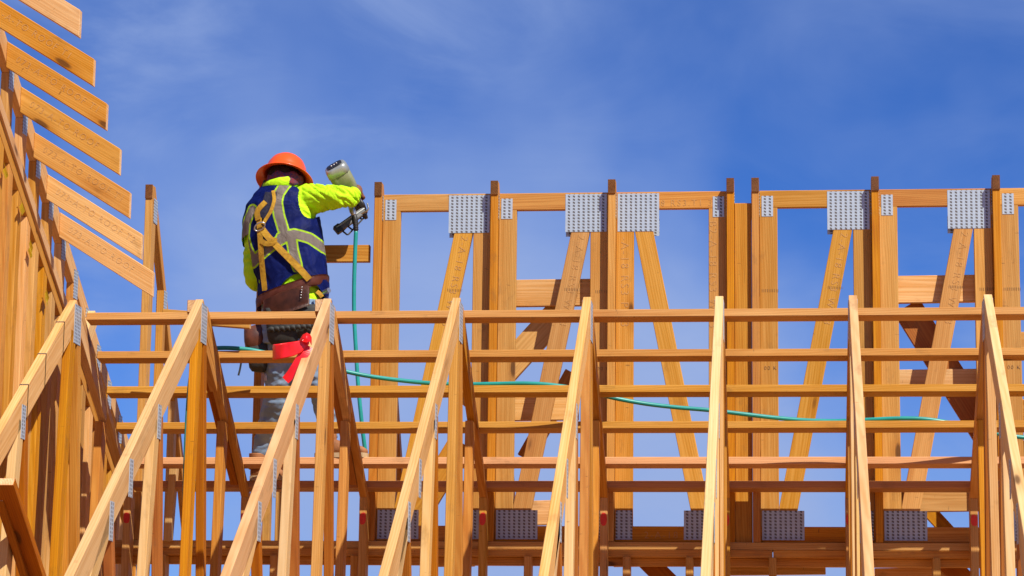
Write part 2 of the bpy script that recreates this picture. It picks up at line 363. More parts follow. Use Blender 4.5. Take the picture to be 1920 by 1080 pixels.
for (py, pz, dx) in ((-.20, 0, 0), (-.47, 0, 0), (-.72, 0, 0)):      # thin steel straps over the first chord
    y0 = py; z0 = y0*T35; a = V(0, y0, z0)
    bm = bmesh.new(); sx = TH/2+.0012; h = .158; dv = Vector((0, .816, .578))*.010
    prof = [(sx, -h), (sx, .0012), (-sx, .0012), (-sx, -h)]
    r0 = [bm.verts.new((q[0], 0, q[1])) for q in prof]; r1_ = [bm.verts.new(Vector((q[0], 0, q[1]))+dv) for q in prof]
    for k in range(3): bm.faces.new((r0[k], r0[k+1], r1_[k+1], r1_[k]))
    bmesh.ops.solidify(bm, geom=list(bm.faces), thickness=.001)
    me = bpy.data.meshes.new('strap'); bm.to_mesh(me); bm.free(); me.materials.append(M_STEEL)
    place(bpy.data.objects.new('strap', me), trusses[0], Matrix.Translation(a))

# ------------------------------------------------------------------ purlins over the rear slope
PUR = [(596, W_ROSE), (670, W_ROSE), (736.7, W_TAN), (804, W_TAN), (870, W_ROSE), (913.7, W_DARK)]
PN = ['topmost', 'second', 'third', 'fourth', 'fifth', 'lowest']
tilt = math.radians(8); purlin_edge = []
W_PURL = [W_ROSE, W_ROSE, W_TAN, W_TAN, wood('fir_pink', (.65, .35, .16), (.46, .20, .075)), wood('fir_brick', (.55, .25, .09), (.38, .14, .04))]
for k, (py, m) in enumerate(PUR):
    P = on_slope(740, py, .050); y, z = P.y, P.z
    purlin_edge.append((y, z))
    up = Vector((0, math.sin(tilt), math.cos(tilt))); bk = Vector((0, math.cos(tilt), -math.sin(tilt)))
    x0 = .0205 if k < 6 else 0; x1 = 5.35
    o = plank('purlin', [Vector((x0, y, z)), Vector((x1, y, z)), Vector((x1, y, z))+up*.038, Vector((x0, y, z))+up*.038], bk, .089, (1, 0, 0), W_PURL[k], None, None, .003)
    o.location += bk*.0445; o.rotation_euler.rotate_axis('Z', random.uniform(-.0012, .0012)); o.location.z += random.uniform(-.002, .002)
    props(o, f'{PN[k]} of the six long horizontal purlins laid across the roof trusses', 'purlin', 'purlins across the trusses')
# loose second board behind the topmost purlin, near the second truss
y, z = purlin_edge[0]
o = stick('loose_board', on_y(305, 592, y+.17), on_y(470, 605, y+.17), (0, 0, 1), .062, .038, W_TAN)
props(o, 'short loose board lying behind the topmost purlin, left of the worker', 'board')

# ------------------------------------------------------------------ back row: tall panels, posts of the steep trusses, wall below
YP = 1.315                      # front face of the panels
YN = 1.265                      # front face of the narrow posts
XB, GAP = 1.242247, .127568
ZT, ZBOT = .784, -1.023
def zc(z): return z+PZ
def panel(xl, xr, flip, label, ms, rib=True):
    """Wall panel between two narrow posts: top and bottom chord, two posts, a diagonal, plates."""
    t = root('wall_panel', Vector(((xl+xr)/2, YP+.019, zc(ZBOT))), label, 'wall panel', 'tall wall panels of the back row')
    yc = YP+.019; F = (0, 1, 0)
    def rect(name, x0, x1, z0, z1, along, m, **k): return plank(name, [V(x0, yc, z0), V(x1, yc, z0), V(x1, yc, z1), V(x0, yc, z1)], F, TH, along, m, t, **k)
    X = lambda u: (xl+xr-u) if flip else u            # mirrored panels
    def R2(name, u0, u1, z0, z1, along, m): a, b = sorted((X(u0), X(u1))); return rect(name, a, b, z0, z1, along, m)
    top = R2('top_chord', xl, xr, ZT-.089, ZT, (1, 0, 0), ms[0])
    bot = R2('bottom_chord', xl, xr, ZBOT, ZBOT+.078, (1, 0, 0), ms[3])
    R2('post', xl, xl+.092, ZBOT+.0785, ZT-.0895, (0, 0, 1), ms[1])
    p2 = R2('post', xr-.092, xr, ZBOT+.0785, ZT-.0895, (0, 0, 1), ms[2])
    # diagonal from the top right corner to the bottom left corner
    zt, zb = ZT-.0895, ZBOT+.079
    xa, xb2 = xr-.0925, xr-.168; la, lb = xl+.168, xl+.0925
    dg = plank('diagonal_web', [V(X(xb2), yc, zt), V(X(xa), yc, zt), V(X(xa), yc, zt-.10), V(X(la), yc, zb), V(X(lb), yc, zb), V(X(lb), yc, zb+.10)], F, TH, (X(xa)-X(la), 0, zt-zb), ms[4], t)
    fy = YP-.0011
    for (u0, u1, z0, z1) in ((xl+.012, xl+.070, ZT-.028, ZT-.136), (xr-.222, xr-.008, ZT-.008, ZT-.208), (xl+.006, xl+.218, ZBOT+.158, ZBOT+.010), (xr-.09, xr-.006, ZBOT+.158, ZBOT+.010)):
        plate(V((X(u0)+X(u1))/2, fy, (z0+z1)/2), (0, -1, 0), (0, 0, 1), abs(u1-u0), abs(z1-z0), t)
    # small second plate peeping out below the large one
    plate(V((X(xr-.222)+X(xr-.155))/2, fy+.0395, ZT-.18), (0, -1, 0), (0, 0, 1), .067, .09, t)
    return t, top, bot, dg, p2
kx = lambda k: XB + k*S + (GAP if k >= 4 else 0)
bays = [(kx(0), kx(1), False, 'leftmost wall panel, beside the worker and the hanging hose'),
        (kx(1), kx(2), False, 'second wall panel from the left, a wide board crossing behind it'),
        (kx(2), kx(3), True, 'third wall panel, its big top plate on the left and diagonal leaning left'),
        (kx(3)+GAP, kx(4), False, 'fourth wall panel, right of the narrow gap with the knotty board'),
        (kx(4), kx(5), False, 'fifth wall panel from the left, crossed braces behind its lower half'),
        (kx(5), kx(5)+S, False, 'wall panel cut off by the right edge of the photo')]
pm = [(W_TAN, W_TAN, W_TAN, W_AMBER, W_TAN), (W_AMBER, W_TAN, W_TAN, W_AMBER, W_TAN), (W_AMBER, W_TAN, W_TAN, W_AMBER, W_TAN), (W_TAN, W_TAN, W_TAN, W_AMBER, W_TAN), (W_AMBER, W_TAN, W_TAN, W_AMBER, W_TAN), (W_TAN,)*5]
panels = []
for (a, b, fl, lab), ms in zip(bays, pm):
    g = .0205
    panels.append(panel(a+g, b-g, fl, lab, ms))
fy = YP
for i in (0, 1, 3, 4):           # lettering down the diagonals
    t, top, bot, dg, p2 = panels[i]; xl, xr = bays[i][0]+.0205, bays[i][1]-.0205
    up_pt = V(xr-.135, fy, ZT-.215); lo_pt = V(xl+.13, fy, ZBOT+.08); d = (lo_pt-up_pt).normalized(); side = Vector((d.z, 0, -d.x))*-1
    stamp('2-A-18 RS3 W2 3', up_pt+d*.01, d, Vector((-d.z, 0, d.x)), .054, dg)
    g_at = up_pt+d*.30
    stamp('IIIIIIIIII', g_at+Vector((-.03, -.0003, 0)), (1, 0, -.05), (0, 0, 1), .022, dg, M_INKD, 'grade_stamp')
t, top, bot, dg, p2 = panels[2]
stamp('8 RS3.T1 3', V(bays[2][0]+.25, fy, ZT-.062), (1, 0, 0), (0, 0, 1), .048, top)
stamp('2-A-18 RS3', V(bays[2][0]+.17, fy, ZBOT+.032), (1, 0, 0), (0, 0, 1), .050, bot)
stamp('-A-18 RS3 P1-3', V(bays[2][0]+.065, fy, ZT-.235), (0, 0, -1), (1, 0, 0), .060, t)
stamp('B2-A-18 RS3 W1 3', V(bays[2][1]-.092, fy, ZT-.155), (0, 0, -1), (1, 0, 0), .058, t)
for i, xx in ((1, bays[1][1]-.085), (3, bays[3][0]+.03), (4, bays[4][1]-.09), (5, bays[5][0]+.03)):
    stamp('IIIIIIIIII', V(xx, fy, -.10+.36), (1, 0, 0), (0, 0, 1), .024, panels[i][0], M_INKD, 'grade_stamp')
    stamp('00 K', V(xx+.01, fy, -.14), (1, 0, 0), (0, 0, 1), .028, panels[i][0], M_INKD, 'grade_stamp')
# steep trusses whose narrow front posts stand between the panels
ZPL = -1.028
KT = {-2: 'steep truss post standing alone between the left wall and the worker', -1: 'steep truss post directly behind the worker',
      0: 'narrow truss post at the left end of the panels, beside the hanging hose', 1: 'narrow truss post between the first and second wall panels',
      2: 'narrow truss post between the second and third wall panels', 3: 'narrow truss post on the left side of the knotty board gap',
      3.5: 'narrow truss post on the right side of the knotty board gap', 4: 'narrow truss post between the fourth and fifth wall panels', 5: 'narrow truss post nearest the right edge of the photo'}
for k, lab in KT.items():
    x = kx(3)+GAP if k == 3.5 else kx(k)
    t = root('steep_truss', Vector((x, YN, zc(ZPL))), lab, 'roof truss', 'steep trusses of the back row')
    plank('post', yz(x, [(YN, ZPL), (YN+.089, ZPL), (YN+.089, .706), (YN, .766)]), XN, TH, (0, 0, 1), W_AMBER if k not in (-2, 2) else W_TAN, t)
    sl = 1.62
    ch = plank('chord', yz(x, [(YN-.002, .840), (YN-.002, .767), (YN+.092, .704), (YN+1.09, .704-1.0*sl), (YN+1.09, .704-1.0*sl+.13), (YN+.06, .84)]), XN, TH+.0006, (0, .53, -.85), W_AMBER, t)
    # sawn, weathered chord end facing the camera side
    plank('chord_end', yz(x, [(YN-.0065, .8405), (YN-.0065, .7665), (YN-.0026, .7665), (YN-.0026, .8405)]), XN, TH+.001, (0, 1, 0), W_ENDD, t, W_ENDD, chamfer=.001)
    for yy in (.32, .66):
        plank('web', yz(x, [(YN+yy, ZPL-.06 if yy > .9 else max(ZPL, -9)), (YN+yy+.06, max(ZPL, -9)), (YN+yy+.06, .704-(yy-.03)*sl), (YN+yy, .704-(yy-.092)*sl)]), XN, TH, (0, 0, 1), W_TAN, t)
    for s in (1, -1):
        plate(V(x+s*(TH/2+.0016), YN+.075, .71), (s, 0, 0), (0, 0, 1), .08, .13, t)
        plate(V(x+s*(TH/2+.0016), YN+.36, .27), (s, 0, 0), (0, 0, 1), .07, .13, t)
# knotty board filling the gap between the two posts
x0, x1 = kx(3)+.0205, kx(3)+GAP-.0205
o = plank('gap_board', [V(x0, YN+.047, ZPL), V(x1, YN+.047, ZPL), V(x1, YN+.047, .715), V(x0, YN+.047, .715)], (0, 1, 0), .038, (0, 0, 1), W_AMBER)
props(o, 'upright knotty board set back in the narrow gap between two posts', 'board')
# boards behind the panels
def back_board(pts_px, y, wd, m, lab, horiz=True, name='back_board'):
    a, b = on_y(*pts_px[0], y), on_y(*pts_px[1], y)
    o = stick(name, a, b, (0, 0, 1) if horiz else (1, 0, 1), wd, .038, m); props(o, lab, 'board'); return o
back_board(((497, 477), (694, 476)), 1.32, .089, W_AMBER, 'level blocking board between the worker and the leftmost panel post')
back_board(((945, 551), (1143, 548)), 1.40, .140, W_PEACH, 'wide level board behind the second wall panel at mid height')
back_board(((1668, 544), (1850, 541)), 1.40, .140, W_PEACH, 'wide level board behind the fifth wall panel at mid height')
back_board(((1895, 640), (1990, 638)), 1.40, .089, W_ROSE, 'level board stub at the right edge, behind the upper purlins')
back_board(((1680, 716), (1835, 714)), 1.46, .12, W_PEACH, 'level board behind the fifth panel, level with the third purlin')
back_board(((1880, 780), (1990, 777)), 1.46, .16, W_ROSE, 'level board at the right edge, behind the lower purlins')
back_board(((935, 768), (1085, 766)), 1.46, .12, W_PEACH, 'level board behind the second panel, level with the fourth purlin')
back_board(((965, 963), (1045, 961)), 1.40, .125, W_PEACH, 'level board low behind the second panel, above the wall plate')
back_board(((1690, 942), (1835, 940)), 1.40, .10, W_TAN, 'level board low behind the fifth panel, above the wall plate')
def brace(a_px, b_px, y0, y1, wd, m, lab):
    a, b = on_y(*a_px, y0), on_y(*b_px, y1)
    o = stick('brace', a, b, (1, 0, 0), wd, .038, m); props(o, lab, 'brace', 'diagonal braces behind the panels'); return o
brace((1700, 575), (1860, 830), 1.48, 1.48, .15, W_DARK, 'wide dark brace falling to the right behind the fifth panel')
brace((1745, 640), (1850, 775), 1.56, 1.56, .07, W_AMBER, 'thin brace beside the wide dark one behind the fifth panel')
brace((1730, 945), (1790, 1010), 1.56, 1.56, .07, W_AMBER, 'short brace low behind the fifth panel near the wall plate')
brace((1062, 570), (880, 770), 1.48, 1.48, .14, W_TAN, 'wide brace falling to the left behind the second panel')
brace((1075, 700), (985, 860), 1.62, 1.62, .09, W_AMBER, 'lower brace falling to the left behind the second panel')
brace((865, 830), (770, 985), 1.48, 1.48, .13, W_AMBER, 'brace falling to the left low behind the first panel')
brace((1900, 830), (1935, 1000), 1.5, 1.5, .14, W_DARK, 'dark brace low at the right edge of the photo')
# wall carrying the panels
t = root('stud_wall', Vector((2.2, 1.32, 0)), 'framed back wall with double top plate under the wall panels', 'wall')
XA, XZ = -.9, 5.4
def wallbar(name, y0, y1, z0, z1, m, x0=XA, x1=XZ): return plank(name, [V(x0, (y0+y1)/2, z0), V(x1, (y0+y1)/2, z0), V(x1, (y0+y1)/2, z1), V(x0, (y0+y1)/2, z1)], (0, 1, 0), y1-y0, (1, 0, 0), m, t)
joint = on_y(1449, 1035, 1.26).x
wallbar('top_plate', 1.262, 1.40, -1.0665, -1.0285, W_TAN)
wallbar('top_plate', 1.258, 1.40, -1.105, -1.067, W_AMBER, XA, joint-.002); wallbar('top_plate', 1.260, 1.40, -1.105, -1.067, W_AMBER, joint+.002, XZ)
wallbar('rim_board', 1.315, 1.353, -1.146, -1.1055, W_AMBER)
for px in (312, 520, 670, 993, 1177, 1294, 1449, 1754, 1890):
    x = on_y(px, 1065, 1.33).x
    plank('stud', [V(x-.019, 1.2685, -1.1055), V(x+.019, 1.2685, -1.1055), V(x+.019, 1.2685, -PZ+.03), V(x-.019, 1.2685, -PZ+.03)], (0, 1, 0), .089, (0, 0, 1), W_TAN, t)
wallbar('bottom_plate', 1.262, 1.35, -PZ-.01, -PZ+.029, W_TAN)
back_board(((1150, 1052), (1305, 1050)), 1.50, .06, W_AMBER, 'low level blocking behind the back wall below the third panel', name='blocking')
back_board(((1365, 1068), (1548, 1066)), 1.50, .06, W_TAN, 'low level blocking behind the back wall below the fourth panel', name='blocking')
back_board(((1640, 1077), (1785, 1075)), 1.50, .06, W_PEACH, 'low level blocking behind the back wall below the fifth panel', name='blocking')
back_board(((800, 1052), (890, 1051)), 1.50, .06, W_AMBER, 'low level blocking behind the back wall below the first panel', name='blocking')
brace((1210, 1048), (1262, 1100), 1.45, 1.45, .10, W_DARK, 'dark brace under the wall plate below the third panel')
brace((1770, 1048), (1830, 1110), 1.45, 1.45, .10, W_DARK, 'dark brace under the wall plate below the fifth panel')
o = stick('leaning_board', on_y(315, 1014, 1.225), on_y(327, 872, 1.16), (1, 0, 0), .038, .06, W_PALE)
props(o, 'pale board leaning on the wall plate behind the second roof truss', 'board')
# front wall that carries the near ends of the roof trusses (below the picture)
t = root('stud_wall', Vector((2.2, -2.4, 0)), 'framed front wall under the near ends of the roof trusses', 'wall')
for y0, z0 in ((-2.44, -1.7475), (-2.44, -1.786)): plank('top_plate', [V(XA, y0+.045, z0), V(XZ, y0+.045, z0), V(XZ, y0+.045, z0+.038), V(XA, y0+.045, z0+.038)], (0, 1, 0), .089, (1, 0, 0), W_TAN, t)
for i in range(11):
    x = -.6+i*S*.98; plank('stud', [V(x-.019, -2.395, -1.7865), V(x+.019, -2.395, -1.7865), V(x+.019, -2.395, -PZ+.03), V(x-.019, -2.395, -PZ+.03)], (0, 1, 0), .089, (0, 0, 1), W_TAN, t)
plank('bottom_plate', [V(XA, -2.395, -PZ-.01), V(XZ, -2.395, -PZ-.01), V(XZ, -2.395, -PZ+.029), V(XA, -2.395, -PZ+.029)], (0, 1, 0), .089, (1, 0, 0), W_TAN, t)

# ------------------------------------------------------------------ left: tall gable truss with overhanging tails, studded wall beneath
XG = -.30
SL = .628
def zg(y): return 1.180-SL*(y+.299)          # top edge of the gable chord
t = root('gable_truss', Vector((XG, .8, 0)), 'tall gable truss at the left edge, its chord falling away from the camera', 'roof truss')
y0, y1 = -1.6, 2.75
plank('chord', yz(XG, [(y0, zg(y0)), (y1, zg(y1)), (y1, zg(y1)-.112), (y0, zg(y0)-.112)]), XN, TH, (0, 1, -SL), W_PEACH, t)
_la, _lb = on_x(5, 290, -.16), on_x(110, 605, -.16)
def zl(y): return _la.z-PZ+(_lb.z-_la.z)/(_lb.y-_la.y)*(y-_la.y)        # ledger underside line in the plane of the wall below
tail_y = [-.299+.2485*(j-3) for j in range(1, 8)]
ys = [-.299+.2485*(j-3) for j in range(-1, 15)]
for j, y in enumerate(ys):
    if zg(y)-.112 < -1.9: continue
    zt0 = zg(y+.035)-.1125; zt1 = zg(y+.115)-.1125
    plank('vertical', yz(XG, [(y+.035, zt0), (y+.115, zt1), (y+.115, -1.75), (y+.035, -1.75)]), XN, TH, (0, 0, 1), [W_AMBER, W_TAN, W_PEACH][j % 3], t)
    plate(V(XG+.0201, y+.075, zg(y+.075)-.09), XN, (0, 0, 1), .075, .15, t)
    plate(V(XG+.0201, y+.075, zg(y+.075)-.55), XN, (0, 0, 1), .06, .13, t)
plank('bottom_chord', yz(XG, [(y0, -1.75), (y1, -1.75), (y1, -1.839), (y0, -1.839)]), XN, TH, (0, 1, 0), W_TAN, t)
for yq in (-1.5, .6, 2.6): plank('leg', yz(XG, [(yq, -1.8395), (yq+.089, -1.8395), (yq+.089, -PZ-.02), (yq, -PZ-.02)]), XN, TH, (0, 0, 1), W_TAN, t)
# a short rising web seen above the first roof truss
plank('web', yz(XG+.0395, [(.98, -.12), (1.06, -.16), (1.34, .12), (1.27, .17)]), XN, TH, (0, .3, .3), W_PALE, t)
ENDS = [(150, 71.5), (176, 162.5), (200, 245), (225, 329), (243.5, 410), (266, 487.5), (287, 557)]
ORD = ['topmost', 'second from the top', 'third from the top', 'fourth from the top', 'fifth from the top', 'sixth from the top', 'lowest']
TXT = ['T1 2', '-A-TO ROOF T1', '073-A-TO ROOF T1', '073-A-TO ROOF', '073-A-TO ROOF T1', '073-A-TO ROOF T2', '073-A-TO ROOF']
TM = [W_PEACH, W_TAN, W_TAN, W_TAN, W_TAN, W_PEACH, W_PEACH]
for j, (e, y) in enumerate(zip(ENDS, tail_y)):
    p = on_y(*e, y); xs = XG+.0195; m_ = .628; h = .126
    xe, ze = p.x, p.z-PZ; zs = ze+m_*(xe-xs)
    o = plank('rafter_tail', [V(xs, y, zs), V(xe, y, ze), V(xe, y, ze+h), V(xs, y, zs+h)], (0, 1, 0), .038, (1, 0, -m_), TM[j])
    props(o, f'overhanging rafter tail, {ORD[j]} of the seven boards stepping down at upper left', 'rafter tail', 'rafter tails on the left gable')
    if j == 0: o['label'] = 'topmost overhanging rafter tail at upper left, cut by the top edge'
    st = .22 if j == 0 else .05
    stamp(TXT[j], V(xs+st, y-.019, zs+h*.56-m_*st), (1, 0, -m_), (0, 0, 1), .046, o, M_STAMPL if TM[j] == W_PEACH else M_STAMP)
# wall of studs under a doubled sloping ledger
XL = -.16
t = root('stud_wall', Vector((XL, 0, 0)), 'left stud wall under a doubled sloping ledger with yellow tags', 'wall')
for q, (dz, xx, m) in enumerate(((0, XL, W_TAN), (.066, XL+.012, W_PEACH))):
    a, b = -2.1, 1.9
    plank('ledger', yz(xx, [(a, zl(a)+dz), (b, zl(b)+dz), (b, zl(b)+dz+.062), (a, zl(a)+dz+.062)]), XN, TH, (0, 1, -.6), m, t)
for j in range(24):
    y = -2.0+j*.152
    if zl(y) < -1.9: break
    plank('stud', yz(XL-.002, [(y, zl(y)-.001), (y+.064, zl(y+.064)-.001), (y+.064, -PZ+.03), (y, -PZ+.03)]), XN, .040, (0, 0, 1), [W_TAN, W_AMBER, W_TAN, W_PEACH][j % 4], t)
plank('bottom_plate', yz(XL, [(-2.1, -PZ-.01), (1.9, -PZ-.01), (1.9, -PZ+.029), (-2.1, -PZ+.029)]), XN, .089, (0, 1, 0), W_TAN, t)
for (px, py, yy) in ((11, 305, .1), (42, 372, 0), (58, 450, 0), (88, 540, 0)):
    P = on_x(px, py, XL+.04)
    bm = bmesh.new(); g = 5
    vv = [[bm.verts.new((.004*math.sin(k*1.7+px), (i/g-.5)*.05+.010*math.sin(k*.9), -k/g*.055-(i/g)*.03)) for i in range(g+1)] for k in range(g+1)]
    for k in range(g):
        for i in range(g): bm.faces.new((vv[k][i], vv[k][i+1], vv[k+1][i+1], vv[k+1][i]))
    bmesh.ops.solidify(bm, geom=list(bm.faces), thickness=.001)
    me = bpy.data.meshes.new('paper_tag'); bm.to_mesh(me); bm.free(); me.materials.append(M_TAG)
    place(bpy.data.objects.new('paper_tag', me), t, Matrix.Translation(P))
# board lying on the slope at the lower left corner
e1 = on_y(27, 903, -1.2); e0 = e1-Vector((.103, 0, 0)); dv = Vector((0, .816, -.578))
o = plank('slope_board', [e0, e1, e1+dv*1.5, e0+dv*1.5], (0, .578, .816), .040, dv, W_DARK)
props(o, 'dark board sloping away at the lower left corner, pale sawn end up', 'board')
o = stick('slope_brace', on_y(2, 932, -1.12), on_y(62, 1120, -.62), (1, 0, 0), .03, .05, W_DARK)
props(o, 'narrow dark strip under the sloping board at the lower left corner', 'board')
# ------------------------------------------------------------------ the worker
def cloth(name, c, c2, rough=.8, scale=9, bump=.5, weave=260, fold=(1, 1, 1), sheen=.0):
    m, t, b = mat(name); b.inputs['Roughness'].default_value = rough; b.inputs['Specular IOR Level'].default_value = .2
    tc = t.nodes.new('ShaderNodeTexCoord'); mp = t.nodes.new('ShaderNodeMapping'); mp.inputs['Scale'].default_value = fold; t.links.new(tc.outputs['Object'], mp.inputs[0])
    nz = t.nodes.new('ShaderNodeTexNoise'); nz.inputs['Scale'].default_value = scale; nz.inputs['Detail'].default_value = 3; nz.inputs['Distortion'].default_value = 1.2; t.links.new(mp.outputs[0], nz.inputs['Vector'])
    n2_ = t.nodes.new('ShaderNodeTexNoise'); n2_.inputs['Scale'].default_value = weave; t.links.new(tc.outputs['Object'], n2_.inputs['Vector'])
    mx = t.nodes.new('ShaderNodeMix'); mx.data_type = 'RGBA'; mx.inputs[6].default_value = (*c, 1); mx.inputs[7].default_value = (*c2, 1)
    mr = t.nodes.new('ShaderNodeMapRange'); mr.inputs[1].default_value = .35; mr.inputs[2].default_value = .65; t.links.new(nz.outputs['Fac'], mr.inputs[0]); t.links.new(mr.outputs[0], mx.inputs[0]); t.links.new(mx.outputs[2], b.inputs['Base Color'])
    bp = t.nodes.new('ShaderNodeBump'); bp.inputs['Strength'].default_value = bump; bp.inputs['Distance'].default_value = .02; t.links.new(nz.outputs['Fac'], bp.inputs['Height'])
    b2 = t.nodes.new('ShaderNodeBump'); b2.inputs['Strength'].default_value = .25; b2.inputs['Distance'].default_value = .001; t.links.new(n2_.outputs['Fac'], b2.inputs['Height']); t.links.new(bp.outputs[0], b2.inputs['Normal']); t.links.new(b2.outputs[0], b.inputs['Normal'])
    return m
C_SHIRT = cloth('hi_vis_shirt', (.50, .86, .012), (.44, .78, .01), .75, 11, .8)
C_BLUE = cloth('vest_blue', (.006, .018, .19), (.004, .012, .12), .6, 8, .7)
C_GREY = cloth('vest_reflective_band', (.36, .30, .26), (.28, .24, .21), .45, 14, .3)
def vest_mat():
    m = C_BLUE.copy(); m.name = 'vest_cloth'; t = m.node_tree; b = t.nodes['Principled BSDF']; old = b.inputs['Base Color'].links[0].from_socket
    at_ = t.nodes.new('ShaderNodeAttribute'); at_.attribute_name = 'band'
    def step(v):
        q = t.nodes.new('ShaderNodeMapRange'); q.inputs[1].default_value = v-.35; q.inputs[2].default_value = v+.35; q.inputs[3].default_value = 1; q.inputs[4].default_value = 0; t.links.new(at_.outputs['Fac'], q.inputs[0]); return q.outputs[0]
    def mixc(f, c, below):
        q = t.nodes.new('ShaderNodeMix'); q.data_type = 'RGBA'; q.inputs[7].default_value = (*c, 1); t.links.new(below, q.inputs[6]); t.links.new(f, q.inputs[0]); return q.outputs[2]
    c = mixc(step(3.2), (.56, .86, .03), old); c = mixc(step(0), (.33, .28, .245), c); t.links.new(c, b.inputs['Base Color']); return m
C_VEST = vest_mat()
C_PIPE = cloth('vest_lime_piping', (.58, .88, .03), (.5, .8, .02), .7, 20, .2)
C_JEAN = cloth('worn_denim', (.27, .38, .52), (.16, .24, .36), .85, 7, .5)
C_SKIN = cloth('skin', (.22, .095, .05), (.16, .065, .033), .55, 30, .15)
C_HAIR = cloth('dark_hair', (.012, .009, .008), (.03, .02, .015), .7, 60, .6)
C_BAND = cloth('patterned_bandana', (.05, .05, .13), (.24, .035, .035), .85, 75, .4)
C_WEB = cloth('harness_webbing', (.46, .255, .02), (.30, .155, .015), .7, 24, .25)
C_PAD = cloth('harness_pad', (.012, .013, .03), (.03, .03, .05), .8, 30, .3)
C_LEATH = plain('brown_leather', (.13, .038, .018), .45, c2=(.06, .018, .01), scale=22, bump=.25)
C_BELT = plain('red_brown_belt_leather', (.21, .06, .035), .4, c2=(.14, .035, .02), scale=24, bump=.15)
C_BLACK = plain('black_pouch', (.016, .017, .015), .75, c2=(.035, .035, .03), scale=26, bump=.3)
C_ORANGE = plain('orange_hat_plastic', (.92, .10, .006), .32, c2=(.86, .085, .006), scale=8, coat=.25)
C_BOOT = plain('tan_boot_leather', (.36, .15, .055), .7, c2=(.24, .09, .03), scale=18, bump=.3)
C_SOLE = plain('boot_sole', (.52, .38, .22), .8, c2=(.40, .28, .15), scale=30)
G_SILV = plain('gun_aluminium', (.40, .42, .40), .35, .4, c2=(.30, .32, .30), scale=20)
G_OLIVE = plain('gun_olive_housing', (.16, .17, .075), .4, .1, c2=(.25, .26, .14), scale=22)
G_BLACK = plain('gun_black', (.018, .018, .018), .45)
G_GREY = plain('gun_dark_grey', (.10, .10, .10), .45, .3)
M_RIB = plain('red_plastic_ribbon', (.85, .012, .012), .32, c2=(.72, .008, .01), scale=14, bump=.2, coat=.2)

YW = .99
def pw(px, py, dy=0): return on_y(px, py, YW+dy)
def new_mesh_obj(name, bm, m, parent, mw=None, smooth=True, ms=()):
    bmesh.ops.recalc_face_normals(bm, faces=bm.faces)
    c = mw or Matrix()
    if mw is None:
        cc = sum((v.co for v in bm.verts), Vector())/max(1, len(bm.verts)); c = Matrix.Translation(cc)
        for v in bm.verts: v.co -= cc
    for fc in bm.faces: fc.smooth = smooth
    me = bpy.data.meshes.new(name); bm.to_mesh(me); bm.free(); me.materials.append(m)
    for q in ms: me.materials.append(q)
    return place(bpy.data.objects.new(name, me), parent, c)
def ring(bm, c, a, b, n=20, p=2.0):
    out = []
    for k in range(n):
        t = 2*math.pi*k/n; ct, st = math.cos(t), math.sin(t)
        out.append(bm.verts.new(c + a*(math.copysign(abs(ct)**(2/p), ct)) + b*(math.copysign(abs(st)**(2/p), st))))
    return out
def skin_rings(bm, rings, cap0=True, cap1=True):
    fs = []
    for r0, r1 in zip(rings, rings[1:]):
        n = len(r0)
        for k in range(n): fs.append(bm.faces.new((r0[k], r0[(k+1) % n], r1[(k+1) % n], r1[k])))
    if cap0: fs.append(bm.faces.new(rings[0][::-1]))
    if cap1: fs.append(bm.faces.new(rings[-1]))
    return fs
def limb(bm, pts, radii, n=16, flat=1.0, sub=4):
    P = [Vector(q) for q in pts]; out = []; rl = []
    for i in range(len(P)-1):
        p0, p1, p2, p3 = P[max(i-1, 0)], P[i], P[i+1], P[min(i+2, len(P)-1)]
        for k in range(sub):
            t = k/sub; out.append(.5*((2*p1)+(p2-p0)*t+(2*p0-5*p1+4*p2-p3)*t*t+(3*p1-p0-3*p2+p3)*t**3)); rl.append(radii[i]*(1-t)+radii[i+1]*t)
    out.append(P[-1]); rl.append(radii[-1]); rs = []
    for i, q in enumerate(out):
        d = (out[min(i+1, len(out)-1)]-out[max(i-1, 0)]).normalized(); up = Vector((.2, 1, .1)); s = d.cross(up)
        if s.length < .2: s = d.cross(Vector((1, 0, .1)))
        s.normalize(); v = s.cross(d); rs.append(ring(bm, q, s*rl[i], v*rl[i]*flat, n))
    # rounded ends
    skin_rings(bm, rs); return rs
def ball(bm, c, rx, ry, rz, n=16, M=None):
    m4 = Matrix.Translation(c) @ (M or Matrix()) @ Matrix.Diagonal((rx, ry, rz, 1))
    bmesh.ops.create_uvsphere(bm, u_segments=n, v_segments=n//2+2, radius=1, matrix=m4)
worker = root('person', pw(560, 870), 'worker in orange hard hat, blue vest and lime shirt raising a nail gun', 'person')
# torso stations: (pixel row, centre, half width px, half depth m)
ST = [(352, 524, 30, .065), (368, 530, 50, .085), (388, 530, 64, .105), (420, 528, 69, .118), (460, 531, 72, .124), (500, 541, 67, .120), (535, 549, 59, .112), (560, 548, 56, .112), (585, 547, 58, .120), (615, 548, 61, .125), (645, 550, 60, .115)]
PXM = 4848.23/(YW-CAM.y)*.985
def station(py):
    for (a, b) in zip(ST, ST[1:]):
        if a[0] <= py <= b[0]:
            k = (py-a[0])/(b[0]-a[0]); k = k*k*(3-2*k)*.5+k*.5
            return tuple(a[i]+(b[i]-a[i])*k for i in range(4))
    return ST[0] if py < ST[0][0] else ST[-1]
def torso_ring(bm, py, grow, n=40, p=2.4):
    s = station(py); c = pw(s[1], py); return ring(bm, c, Vector((s[2]/PXM+grow, 0, 0)), Vector((0, s[3]+grow, 0)), n, p)
def back_y(px, py, grow, p=2.4):         # depth of the garment surface on the camera side
    s = station(py); u = min(.985, abs((px-s[1])/PXM)/(s[2]/PXM+grow)); return -(s[3]+grow)*(1-u**p)**(1/p)
def on_back(px, py, grow=.022): return pw(px, py, back_y(px, py, grow))
